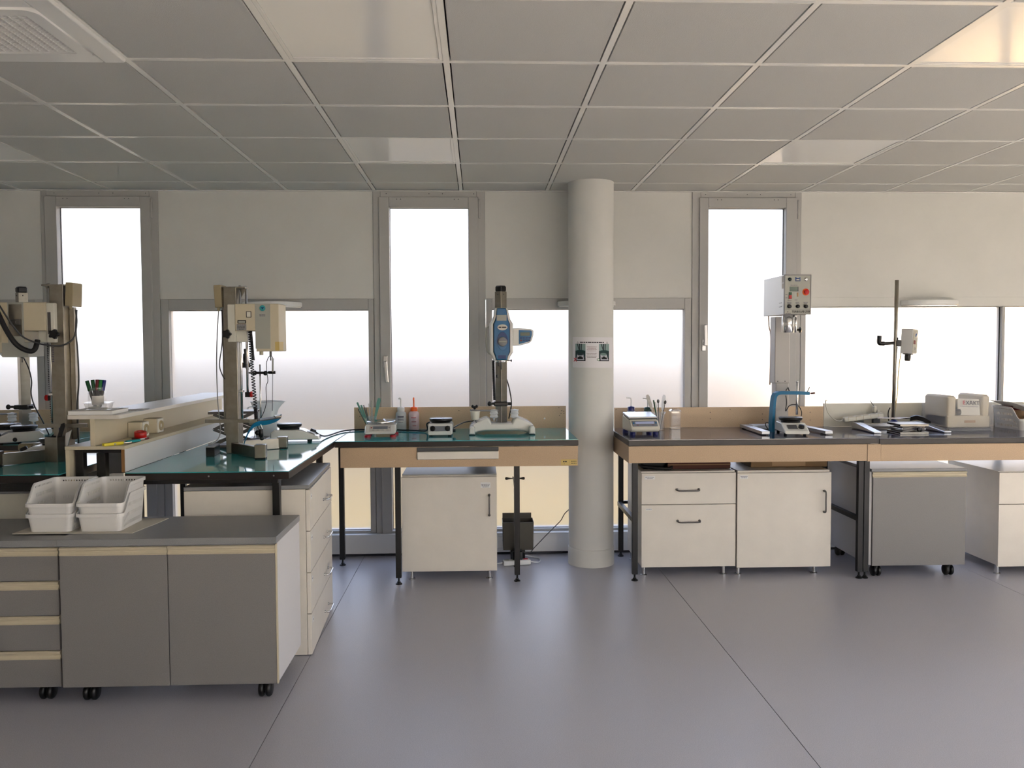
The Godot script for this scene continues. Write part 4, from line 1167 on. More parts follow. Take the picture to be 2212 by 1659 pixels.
func jack(label: String, at: Vector3, turn: float, w: float, d: float, h: float) -> Node3D:  # a scissor lab jack
	var t := thing("lab_jack", label, "lab jack", at, turn, "steel scissor lab jacks")
	for s in [[0.0, "base_plate"], [h - 0.014, "top_plate"]]:
		part(s[1], B.new().bx(V(-w / 2, s[0], -d / 2), V(w / 2, s[0] + 0.003, d / 2), 0.0005).bx(V(-w / 2, s[0], d / 2 - 0.003), V(w / 2, s[0] + 0.014, d / 2), 0.0005).bx(V(-w / 2, s[0], -d / 2), V(w / 2, s[0] + 0.014, -d / 2 + 0.003), 0.0005).bx(V(-w / 2, s[0] + 0.010, -d / 2), V(w / 2, s[0] + 0.014, d / 2), 0.0005), M.steel_dark if h > 0.1 else M.steel, t)
	var y0 := 0.016
	var y1 := h - 0.016
	var ym := (y0 + y1) / 2
	var l := w * 0.40
	for z in [-d / 2 + 0.015, d / 2 - 0.015]:
		for q in [[y0, ym], [ym, y1]]:
			for s in [-1, 1]:
				var a := V(-l * s, q[0], z + 0.003 * s)
				var c := V(l * s, q[1], z + 0.003 * s)
				var m := (c - a)
				part("scissor_arm", B.new().to((a + c) / 2, V(0, 0, atan2(m.y, m.x))).box(Vector3.ZERO, V(m.length(), 0.016 if h > 0.1 else 0.010, 0.003), 0.001), M.steel_dark, t)
	for s in [-1, 1]:
		part("cross_rod", B.new().cyl(V(l * s, ym, -d / 2 + 0.01), V(l * s, ym, d / 2 - 0.01), 0.005), M.chrome, t)
	var kn := part("screw_rod", B.new().cyl(V(0.02, ym, -d / 2 + 0.02), V(0.02, ym, d / 2 + 0.02), 0.005), M.chrome, t)
	part("knob", B.new().cyl(V(0.02, ym, d / 2 + 0.012), V(0.02, ym, d / 2 + 0.034), 0.015), M.black, kn)
	return t


func wash_bottle(label: String, at: Vector3, body: Material, cap: Material, tip: Material, bend: int, scale := 1.0) -> Node3D:
	var t := thing("wash_bottle", label, "wash bottle", at, 0, "plastic wash bottles")
	part("bottle", B.new().lathe([[0, 0], [0.033, 0], [0.036, 0.004], [0.036, 0.105], [0.034, 0.116], [0.026, 0.124], [0.022, 0.126], [0.022, 0.136], [0, 0.136]], Vector3.ZERO, Vector3.UP, 26), body, t)
	part("cap", B.new().lathe([[0, 0.128], [0.0245, 0.128], [0.0245, 0.152], [0.021, 0.156], [0.006, 0.158], [0.004, 0.160], [0, 0.160]], Vector3.ZERO, Vector3.UP, 24), cap, t)
	var sp := [V(0, 0.156, 0), V(0, 0.19, 0), V(0, 0.208, 0.0), V(-0.006, 0.218, 0.004), V(-0.013, 0.210, 0.008)]
	if bend == 1:
		sp = [V(0, 0.156, 0), V(0, 0.20, 0), V(0.0, 0.214, 0.003), V(0, 0.218, 0.012), V(0, 0.206, 0.024)]
	if bend == 2:
		sp = [V(0, 0.156, 0), V(0, 0.20, 0), V(-0.002, 0.212, 0), V(-0.010, 0.216, 0.0), V(-0.034, 0.218, 0.0)]
	part("spout", B.new().tube(curve(sp, 5), 0.0042 if bend == 2 else 0.005, 8), tip, t)
	return t


func left_bench_things() -> void:
	jack("raised steel scissor lab jack behind the peninsula mixer column", V(-1.415, 0.9, -4.97), 0.12, 0.262, 0.16, 0.205)
	# big measuring jug
	var t := thing("measuring_jug", "large milky plastic jug with pouring lip on the peninsula bench", "jug", V(-1.365, 0.9, -5.50))
	var rows := []
	for q in [[0.0, 0.060, 0], [0.004, 0.0655, 0], [0.06, 0.0675, 0], [0.14, 0.071, 0.0], [0.175, 0.076, 0.15], [0.20, 0.086, 0.5], [0.216, 0.092, 0.9], [0.222, 0.0935, 1.0]]:
		var row := []
		for k in 41:
			var an := TAU * k / 40
			var r: float = q[1] + 0.026 * q[2] * exp(-pow(angle_difference(an, 0.15) / 0.30, 2.0))
			row.append(V(cos(an) * r, q[0], -sin(an) * r))
		rows.append(row)
	part("body", B.new().sheet(rows, 0.002).cyl(V(0, 0, 0), V(0, 0.003, 0), 0.060, -1.0, 30), M.milky, t)
	part("rim", B.new().tube(rows[7], 0.003, 6), M.milky, t)
	part("handle", B.new().ribbon(curve([V(-0.070, 0.19, 0.0), V(-0.115, 0.18, 0.0), V(-0.118, 0.10, 0.0), V(-0.07, 0.06, 0.0)]), Vector3.BACK, 0.022, 0.006), M.milky, t)
	# retort stand with clamp and probe
	t = thing("retort_stand", "thin retort stand with black clamp beside the milky jug", "retort stand", V(-1.372, 0.9, -5.40))
	part("base_plate", B.new().bx(V(-0.06, 0, -0.02), V(0.06, 0.010, 0.12), 0.002), M.steel_dark, t)
	part("rod", B.new().cyl(V(0, 0.01, 0), V(0, 0.462, 0), 0.0055), M.chrome, t)
	var cl := part("clamp", B.new().box(V(0.0, 0.410, 0.012), V(0.060, 0.016, 0.022), 0.003).ball(V(-0.030, 0.410, 0.012), 0.015).ball(V(0.036, 0.408, 0.012), 0.015), M.black, t)
	part("clamp_rod", B.new().cyl(V(-0.07, 0.410, 0.012), V(-0.03, 0.410, 0.012), 0.005).cyl(V(0.03, 0.412, 0.012), V(0.058, 0.412, 0.012), 0.005), M.steel_dark, cl)
	part("jaw", B.new().cyl(V(0.054, 0.412, 0.012), V(0.098, 0.412, 0.012), 0.0095, 0.010), M.black, cl)
	t = thing("temperature_probe", "thin steel temperature probe with black lead held in the black clamp", "probe", V(-1.372, 0.9, -5.40))
	part("handle", B.new().cyl(V(0.084, 0.415, 0.024), V(0.086, 0.500, 0.024), 0.0055), M.grey_panel, t)
	part("needle", B.new().cyl(V(0.078, 0.172, 0.024), V(0.084, 0.415, 0.024), 0.0018), M.steel_dark, t)
	part("lead", B.new().tube(curve([V(0.086, 0.500, 0.024), V(0.080, 0.512, 0.024), V(0.064, 0.512, 0.022), V(0.048, 0.48, 0.02), V(0.046, 0.43, 0.02), V(0.052, 0.36, 0.02), V(0.040, 0.32, 0.02), V(0.040, 0.22, 0.02), V(0.012, 0.14, 0.02), V(-0.03, 0.09, 0.03), V(-0.02, 0.01, 0.10), V(-0.09, 0.006, 0.12), V(-0.04, 0.005, 0.16)]), 0.0022, 6), M.black, t)
	t = thing("finger_clamp", "dark teal-grey two-fingered clamp on a rod behind the coiled cord", "clamp", V(-1.43, 0.9, -5.08))
	part("rod", B.new().cyl(V(0.0, 0.0, 0), V(0.0, 0.50, 0), 0.006), M.chrome, t)
	part("boss", B.new().box(V(0.02, 0.465, 0), V(0.09, 0.03, 0.03), 0.006), M.grey_dark, t)
	part("finger", B.new().tube(curve([V(0.055, 0.56, 0.0), V(0.062, 0.52, 0.01), V(0.072, 0.48, 0.015), V(0.086, 0.455, 0.015)]), 0.009, 9), M.rubber, t)
	part("finger", B.new().tube(curve([V(0.05, 0.53, 0.0), V(0.055, 0.49, 0.02), V(0.064, 0.46, 0.02), V(0.074, 0.438, 0.02)]), 0.008, 9), M.rubber, t)
	hotplate("white hotplate stirrer seen side-on at the bend of the teal benches", V(-1.135, 0.9, -5.22), PI / 2 + 0.12, 0)
	# balance with red feet
	t = thing("balance", "white precision balance with round steel pan and red feet", "balance", V(-0.628, 0.9, -5.46), 0.05)
	part("body", B.new().to(Vector3.ZERO, V(0, -PI / 2, 0)).prism([[-0.13, 0.022], [-0.13, 0.074], [0.03, 0.074], [0.098, 0.030], [0.098, 0.022]], -0.098, 0.098, 0.008), M.white_gloss, t)
	part("front_panel", B.new().to(V(0.0, 0.0545, 0.0645), V(0.575, 0, 0)).box(Vector3.ZERO, V(0.135, 0.003, 0.058), 0.001), M.paper_grey, t)
	var dp := part("display", B.new().to(V(0.0, 0.0575, 0.0625), V(0.575, 0, 0)).box(Vector3.ZERO, V(0.092, 0.003, 0.026), 0.0005), M.lcd_grey, t)
	for s in [-1, 1]:
		part("button", B.new().to(V(0.056 * s, 0.058, 0.0615), V(0.575, 0, 0)).box(Vector3.ZERO, V(0.010, 0.003, 0.008), 0.0005), M.red_foot if s < 0 else M.grey, dp)
	for k in 4:
		part("button", B.new().to(V(-0.045 + 0.03 * k, 0.0445, 0.082), V(0.575, 0, 0)).box(Vector3.ZERO, V(0.016, 0.003, 0.006), 0.0005), M.grey_panel, dp)
	part("pan", B.new().lathe([[0, 0.086], [0.086, 0.086], [0.092, 0.089], [0.092, 0.093], [0.089, 0.095], [0.083, 0.093], [0, 0.093]], V(0, 0, -0.03), Vector3.UP, 40).cyl(V(0, 0.073, -0.03), V(0, 0.087, -0.03), 0.03), M.chrome, t, "round steel weighing pan")
	for q in [[-0.080, 0.075], [0.080, 0.075], [-0.085, -0.11], [0.085, -0.11]]:
		var ft := part("foot", B.new().lathe([[0, 0], [0.021, 0], [0.022, 0.008], [0.018, 0.014], [0.012, 0.015]], V(q[0], 0, q[1]), Vector3.UP, 18), M.red_foot, t)
		part("foot_screw", B.new().cyl(V(q[0], 0.014, q[1]), V(q[0], 0.024, q[1]), 0.007), M.clear_plastic, ft)
	# pot of spatulas and the bottles behind
	t = thing("tool_cup", "clear plastic cup behind the balance, full of spatulas and rods", "cup", V(-0.725, 0.9, -5.74))
	part("cup", B.new().lathe([[0, 0], [0.030, 0], [0.040, 0.105], [0.0385, 0.105], [0.0285, 0.003], [0, 0.002]], Vector3.ZERO, Vector3.UP, 24), M.clear_plastic, t)
	var it := [[-0.100, 0.215, M.sage, 0, "long sage green spatula leaning far left in the clear cup"], [-0.070, 0.190, M.sage, 0, "second sage green spatula leaning left in the clear cup"], [-0.095, 0.165, M.steel_dark, 1, "short dark steel spatula at the left of the clear cup"], [-0.050, 0.180, M.grey_dark, 1, "dark grey rod spatula in the clear cup"], [-0.035, 0.160, M.grey_dark, 1, "dark short spatula beside the grey rod in the clear cup"], [-0.015, 0.185, M.paper_grey, 1, "thin whitish rod upright in the clear cup"], [0.006, 0.205, M.grey_panel, 2, "clear glass tube upright in the clear cup"], [0.055, 0.225, M.sage, 3, "broad sage green scraper leaning right in the clear cup"]]
	for q in it:
		var s := thing("spatula" if q[3] != 2 else "glass_tube", q[4], "spatula" if q[3] != 2 else "tube", V(-0.725 + q[0] * 0.12, 0.9045, -5.74), 0, "tools in the clear cup")
		s.rotation.z = -atan2(q[0] * 0.9, q[1])
		var b := B.new()
		if q[3] == 0:
			b.cyl(V(0, 0, 0), V(0, q[1] * 0.5, 0), 0.003).box(V(0, q[1] * 0.72, 0), V(0.012, q[1] * 0.5, 0.003), 0.001)
		elif q[3] == 3:
			b.cyl(V(0, 0, 0), V(0, 0.09, 0), 0.004).prism([[-0.006, 0.08], [0.006, 0.08], [0.013, 0.19], [0.013, 0.215], [0.006, 0.228], [-0.008, 0.225], [-0.012, 0.20]], -0.002, 0.002, 0.001)
		else:
			b.cyl(V(0, 0, 0), V(0, q[1], 0), 0.006 if q[3] == 2 else 0.003)
		part("blade", b, q[2], s)
	solo("plastic_tray", "small clear plastic dish behind the balance", "dish", V(-0.575, 0.9935, -5.49), 0.0, B.new().sheet(ringed([[0.0, 0.030, 0.022], [0.012, 0.042, 0.032]]), 0.001).bx(V(-0.03, 0, -0.022), V(0.03, 0.001, 0.022), 0), M.clear_plastic)
	t = wash_bottle("milky wash bottle with white cap and black printed text", V(-0.536, 0.9, -5.855), M.milky, M.white, M.white, 0)
	part("print", B.new().sheet(arc_rows(0.0362, 0.085, 0.097, -0.62, 0.62, 10), 0.0002).sheet(arc_rows(0.0362, 0.072, 0.077, -0.6, 0.6, 10), 0.0002).sheet(arc_rows(0.0362, 0.062, 0.066, -0.62, 0.62, 10), 0.0002).sheet(arc_rows(0.0362, 0.052, 0.055, -0.5, 0.5, 10), 0.0002), M.ink_soft, t)
	t = wash_bottle("pink-tinged wash bottle with orange cap and spout", V(-0.448, 0.9, -5.855), M.pink_milky, M.orange, M.orange, 1)
	part("print", B.new().sheet(arc_rows(0.0362, 0.082, 0.086, -0.5, 0.5, 8), 0.0002).sheet(arc_rows(0.0362, 0.055, 0.059, -0.4, 0.5, 8), 0.0002).sheet(arc_rows(0.0362, 0.028, 0.031, -0.2, 0.5, 8), 0.0002), M.red_foot, t)
	hotplate("small white hotplate stirrer with two black knobs, front-on, mid teal bench", V(-0.248, 0.9, -5.50), 0.0, 1)
	solo("power_cable", "black cable lying along the back of the teal bench", "cable", V(0, 0.9, 0), 0, B.new().tube(curve([V(-1.02, 0.06, -5.26), V(-0.97, 0.012, -5.36), V(-0.90, 0.008, -5.75), V(-0.70, 0.008, -5.80), V(-0.45, 0.008, -5.72), V(-0.35, 0.012, -5.66), V(-0.345, 0.06, -5.63), V(-0.31, 0.075, -5.61)]), 0.005, 7), M.black)
	solo("power_cable", "black cable arching from the small hotplate to the blue-fronted stirrer", "cable", V(0, 0.9, 0), 0, B.new().tube(curve([V(-0.18, 0.03, -5.56), V(-0.14, 0.05, -5.62), V(-0.09, 0.065, -5.68), V(-0.02, 0.068, -5.72), V(0.05, 0.06, -5.74)]), 0.004, 7), M.black)
	blue_stirrer()


func tall_stand(t: Node3D) -> void:  # the column of the blue-fronted stirrer: a square post turned on its edge, with a black cap
	part("column", B.new().to(Vector3.ZERO, V(0, PI / 4, 0)).bx(V(-0.0285, 0.06, -0.0285), V(0.0285, 0.928, 0.0285), 0.003), M.steel, t)
	part("cap", B.new().to(Vector3.ZERO, V(0, PI / 4, 0)).bx(V(-0.0295, 0.924, -0.0295), V(0.0295, 0.966, 0.0295), 0.010), M.black, t, "black plastic column cap")
	part("cap_screw", B.new().cyl(V(-0.019, 0.908, 0.020), V(-0.019, 0.908, 0.0235), 0.004).cyl(V(0.019, 0.908, 0.020), V(0.019, 0.908, 0.0235), 0.004), M.grey_dark, t)


func cup_clamps(t: Node3D) -> void:  # the clamp ring and the row of clear cups hanging on the column
	part("clamp_collar", B.new().box(V(-0.004, 0.192, 0.0), V(0.095, 0.030, 0.10), 0.008), M.black, t, "black clamp collar")
	part("clamp_screw", B.new().cyl(V(-0.05, 0.195, 0.04), V(-0.085, 0.195, 0.05), 0.008).ball(V(-0.078, 0.195, 0.05), 0.014, 1.2), M.black, t)
	part("clamp_nut", B.new().cyl(V(0.04, 0.192, 0.02), V(0.064, 0.192, 0.02), 0.010), M.black, t)
	part("clamp_arm", B.new().bx(V(-0.205, 0.146, 0.055), V(-0.02, 0.156, 0.075), 0.003).bx(V(-0.20, 0.156, 0.058), V(-0.16, 0.160, 0.092), 0.002), M.grey, t)


func blue_stirrer() -> void:
	var t := thing("overhead_stirrer", "blue-fronted white stirrer on a steel column, standing on the teal bench", "overhead stirrer", V(0.146, 0.9, -5.60))
	tall_stand(t)
	cup_clamps(t)
	# moulded base with two raised shoulders
	var base := [[-0.213, 0.006], [-0.210, 0.045], [-0.196, 0.066], [-0.160, 0.084], [-0.118, 0.104], [-0.098, 0.108], [-0.080, 0.098], [-0.066, 0.070], [0.066, 0.070], [0.080, 0.098], [0.098, 0.108], [0.124, 0.104], [0.17, 0.085], [0.203, 0.060], [0.214, 0.040], [0.218, 0.006], [0.172, 0.006], [0.150, 0.014], [0.11, 0.020], [-0.11, 0.020], [-0.150, 0.014], [-0.170, 0.006]]
	part("base", B.new().prism(base, -0.06, 0.10, 0.014, true).prism([[-0.11, 0.020], [-0.11, 0.062], [0.11, 0.062], [0.11, 0.020]], -0.10, -0.055, 0.010), M.white_gloss, t)
	for s in [-0.192, 0.194]:
		part("foot_block", B.new().prism([[s - 0.020, 0.004], [s - 0.018, 0.045], [s - 0.008, 0.058], [s + 0.010, 0.058], [s + 0.018, 0.045], [s + 0.020, 0.004]], 0.09, 0.165, 0.010, true), M.white_gloss, t)
		part("pad", B.new().bx(V(s - 0.018, 0, 0.10), V(s + 0.018, 0.005, 0.155), 0.001), M.rubber, t)
	# motor head with blue front
	var white := [[-0.042, 0.815], [-0.048, 0.795], [-0.050, 0.765], [-0.062, 0.735], [-0.077, 0.713], [-0.077, 0.530], [-0.062, 0.505], [-0.052, 0.478], [0.048, 0.478], [0.056, 0.505], [0.074, 0.530], [0.074, 0.713], [0.058, 0.738], [0.050, 0.770], [0.044, 0.800], [0.036, 0.815]]
	var h := part("head", B.new().prism(white, 0.02, 0.140, 0.012, true), M.white_gloss, t)
	var inset := func(k: float, e: float) -> Array:
		return white.map(func(v): return [v[0] * k + 0.002, 0.6465 + (v[1] - 0.6465) * e])
	part("outline", B.new().prism(inset.call(0.72, 0.985), 0.134, 0.146, 0.003, true), M.black, h)
	part("blue_face", B.new().prism(inset.call(0.67, 0.975), 0.138, 0.150, 0.004, true), M.blue, h, "metallic blue front")
	part("silver_band", B.new().bx(V(-0.031, 0.732, 0.147), V(0.033, 0.770, 0.1515), 0.001), M.grey_panel, h)
	var disc := func(b: B, c: Vector3, rx: float, ry: float, z0: float, z1: float) -> B:
		var pl := []
		for k in 32:
			pl.append([c.x + cos(TAU * k / 32) * rx, c.y + sin(TAU * k / 32) * ry])
		return b.prism(pl, c.z + z0, c.z + z1, 0.001, true)
	var bd := part("badge", disc.call(B.new(), V(0.006, 0.690, 0.150), 0.032, 0.019, 0, 0.0025), M.off_white, h, "white oval badge")
	part("lettering", print_lines(B.new(), V(0.006, 0.690, 0.1527), 0.048, 1, 0.01, 0.007, 31), M.ink, bd)
	part("dial_ring", disc.call(B.new(), V(0.006, 0.602, 0.150), 0.0345, 0.058, 0, 0.003), M.blue_deep, h)
	part("dial_field", disc.call(B.new(), V(0.006, 0.588, 0.150), 0.031, 0.044, 0.001, 0.0042), M.blue, h)
	var dial := part("dial", B.new().cyl(V(0.006, 0.598, 0.150), V(0.006, 0.598, 0.172), 0.0305, 0.028, 32, 0.003), M.grey, h, "grey speed dial")
	part("dial_ridge", B.new().box(V(0.006, 0.598, 0.174), V(0.052, 0.008, 0.010), 0.003), M.grey_panel, dial)
	part("lower_label", B.new().bx(V(-0.024, 0.488, 0.1495), V(0.028, 0.512, 0.1508), 0.0005), M.blue_deep, h)
	part("chuck_plate", B.new().lathe([[0, 0.466], [0.040, 0.466], [0.042, 0.472], [0.042, 0.480]], V(0, 0, 0.08), Vector3.UP, 28), M.chrome, h)
	part("shaft", B.new().cyl(V(0.0, 0.468, 0.09), V(0.0, 0.42, 0.09), 0.006).cyl(V(-0.014, 0.468, 0.07), V(-0.014, 0.44, 0.07), 0.010), M.steel_dark, h)
	part("lock_screw", B.new().cyl(V(0.04, 0.476, 0.08), V(0.062, 0.476, 0.08), 0.003).cyl(V(0.060, 0.476, 0.08), V(0.068, 0.476, 0.08), 0.007), M.black, h)
	part("grip_handle", B.new().tube(curve([V(-0.070, 0.700, 0.08), V(-0.092, 0.690, 0.085), V(-0.097, 0.655, 0.085), V(-0.096, 0.58, 0.085), V(-0.088, 0.535, 0.085), V(-0.07, 0.52, 0.08)]), 0.007, 8), M.grey_panel, h)
	# control pod
	var pod := [[0.070, 0.572], [0.072, 0.684], [0.11, 0.686], [0.196, 0.677], [0.207, 0.668], [0.206, 0.640], [0.196, 0.604], [0.180, 0.590], [0.12, 0.574]]
	var pd := part("control_pod", B.new().prism(pod, 0.055, 0.115, 0.008, true), M.white_gloss, h)
	part("keypad", B.new().prism([[0.112, 0.582], [0.112, 0.674], [0.188, 0.670], [0.197, 0.663], [0.196, 0.640], [0.187, 0.610], [0.174, 0.598]], 0.1145, 0.117, 0.001), M.blue, pd)
	part("display", B.new().bx(V(0.122, 0.636, 0.1168), V(0.183, 0.658, 0.1182), 0.0005), M.lcd, pd)
	for k in 8:
		part("key", B.new().box(V(0.126 + 0.018 * (k % 4), 0.622 - 0.016 * (k / 4), 0.1175), V(0.013, 0.009, 0.003), 0.001), M.red_dark if k == 4 else M.blue_deep, pd)
	part("coiled_cord", B.new().tube(coil([V(-0.052, 0.478, 0.04), V(-0.050, 0.35, 0.045), V(-0.046, 0.218, 0.05)], 0.008, 38, 9), 0.0026, 5), M.black, t, "black coiled cord")
	part("chain_tag", B.new().cyl(V(-0.028, 0.466, 0.06), V(-0.028, 0.39, 0.06), 0.001).box(V(-0.028, 0.375, 0.06), V(0.014, 0.022, 0.014), 0.004), M.black, t)
	part("cable", B.new().tube(curve([V(0.03, 0.37, -0.03), V(0.052, 0.30, -0.02), V(0.066, 0.22, -0.02), V(0.066, 0.17, -0.02), V(0.05, 0.09, -0.03)]), 0.0042), M.black, t)
	hanging_cups(V(0.146, 0.9, -5.60), ["white cup with pointed bottom under the black wing screw, blue-fronted stirrer", "clear ribbed cup on the column of the blue-fronted stirrer", "clear ribbed cup hanging right of the column, blue-fronted stirrer"])
	var ws := part("wing_screw", B.new().cyl(V(-0.175, 0.158, 0.075), V(-0.175, 0.176, 0.075), 0.006).ball(V(-0.188, 0.180, 0.075), 0.009, 1.2).ball(V(-0.162, 0.180, 0.075), 0.009, 1.2).ball(V(-0.175, 0.172, 0.075), 0.011), M.black, t)
	ws.set_meta("label", "black wing screw")


func hanging_cups(at: Vector3, names: Array) -> void:
	var t := thing("hanging_cup", names[0], "cup", at)
	part("cup", B.new().lathe([[0, 0.078], [0.010, 0.090], [0.026, 0.096], [0.030, 0.144], [0.033, 0.144], [0.033, 0.150], [0, 0.150]], V(-0.172, 0, 0.075), Vector3.UP, 20), M.off_white, t)
	part("tip", B.new().cyl(V(-0.165, 0.094, 0.085), V(-0.162, 0.066, 0.09), 0.010, 0.004), M.grey, t)
	for s in [[names[1], -0.05, 0.044], [names[2], 0.085, 0.03]]:
		t = thing("hanging_cup", s[0], "cup", at, 0, "clear ribbed cups")
		var pr := [[0, 0.085], [0.004, 0.085], [0.006, 0.100]]
		for k in 5:
			pr.append_array([[0.022 + 0.002 * (k % 2), 0.104 + 0.011 * k], [0.029 - 0.004 * (k % 2), 0.110 + 0.011 * k]])
		pr.append([0, 0.162])
		part("cup", B.new().lathe(pr, V(s[1], 0, 0.062), Vector3.UP, 18), M.milky, t)
		part("nozzle", B.new().cyl(V(s[1] + 0.016, 0.10, 0.075), V(s[1] + 0.018, 0.080, 0.078), 0.006, 0.003), M.grey, t)


func island_things() -> void:
	var t := thing("overhead_stirrer", "black-capped steel column stand at the left edge, with black clamp", "overhead stirrer", V(-2.938, 0.9, -5.62))
	tall_stand(t)
	cup_clamps(t)
	part("base", B.new().box(V(0, 0.03, 0.02), V(0.30, 0.06, 0.16), 0.02), M.white_gloss, t)
	part("head", B.new().bx(V(-0.09, 0.52, 0.03), V(0.07, 0.74, 0.14), 0.02), M.white_gloss, t)
	hanging_cups(V(-2.938, 0.9, -5.62), ["white cup with pointed bottom, left edge stand", "clear ribbed cup on the left edge stand, nearest the cup", "clear ribbed cup on the left edge stand, right of its column"])
	solo("hanging_cable", "thin black cable dangling beside the left edge stand down to the bench", "cable", V(-2.86, 0.9, -5.55), 0, B.new().tube(curve([V(-0.04, 0.51, 0), V(-0.01, 0.44, 0), V(0.005, 0.36, 0), V(0.0, 0.28, 0), V(0.02, 0.20, 0), V(0.075, 0.11, 0.02), V(0.13, 0.02, 0.05)]), 0.004, 7), M.black)
	hotplate("white hotplate stirrer with raised dark plate, cut off by the left edge", V(-2.90, 0.9, -5.34), 0.5, 2)
	hotplate("white hotplate stirrer lying behind the plug strip on the left edge bench", V(-2.76, 0.9, -5.22), -PI / 2 + 0.5, 0)
	hotplate("white hotplate stirrer with black plate in front of the mirrored mixer", V(-2.215, 0.9, -4.48), -PI / 2 + 0.15, 0)
	t = thing("power_strip", "beige plug strip with red switch lying across the left edge bench", "power strip", V(-2.40, 0.912, -4.72), 0.10)
	part("body", B.new().bx(V(-0.10, 0, -0.025), V(0.10, 0.042, 0.025), 0.010), M.beige_dark, t)
	part("switch", B.new().box(V(0.060, 0.024, 0.025), V(0.045, 0.016, 0.004), 0.001), M.red_dark, t)
	for k in 3:
		part("socket_hole", B.new().box(V(-0.055 + 0.035 * k, 0.022, 0.0252), V(0.016, 0.014, 0.002), 0.0005), M.black_matt, t)
	t = thing("tool_can", "square steel can holding a black spatula on the left edge bench", "can", V(-2.128, 0.9, -4.36), -0.35)
	part("can", bars(B.new().to(Vector3.ZERO, V(-PI / 2, 0, 0)), -0.040, 0.040, -0.035, 0.035, 0.002, 0.002, 0.002, 0.002, 0.0, 0.125, 0.0005).to(Vector3.ZERO).bx(V(-0.04, 0, -0.035), V(0.04, 0.002, 0.035), 0), M.steel, t)
	var s := thing("spatula", "black rubber spatula leaning in the square steel can", "spatula", V(-2.150, 0.904, -4.36))
	s.rotation.z = -0.30
	part("handle", B.new().cyl(V(0, 0, 0), V(0, 0.13, 0), 0.006), M.black, s)
	part("blade", B.new().prism([[-0.010, 0.12], [0.010, 0.12], [0.012, 0.185], [0.004, 0.20], [-0.010, 0.19]], -0.004, 0.004, 0.002), M.black, s)
	s = thing("brush", "blue-handled brush upright in the square steel can", "brush", V(-2.118, 0.904, -4.37))
	part("handle", B.new().cyl(V(0, 0, 0), V(0.004, 0.165, 0), 0.006), M.navy_plastic, s)
	s = thing("scoop", "flat steel scoop sticking out of the square steel can", "scoop", V(-2.098, 0.904, -4.36))
	s.rotation.z = -0.16
	part("blade", B.new().prism([[-0.012, 0.0], [0.006, 0.0], [0.018, 0.13], [0.022, 0.16], [-0.004, 0.14]], -0.002, 0.002), M.chrome, s)


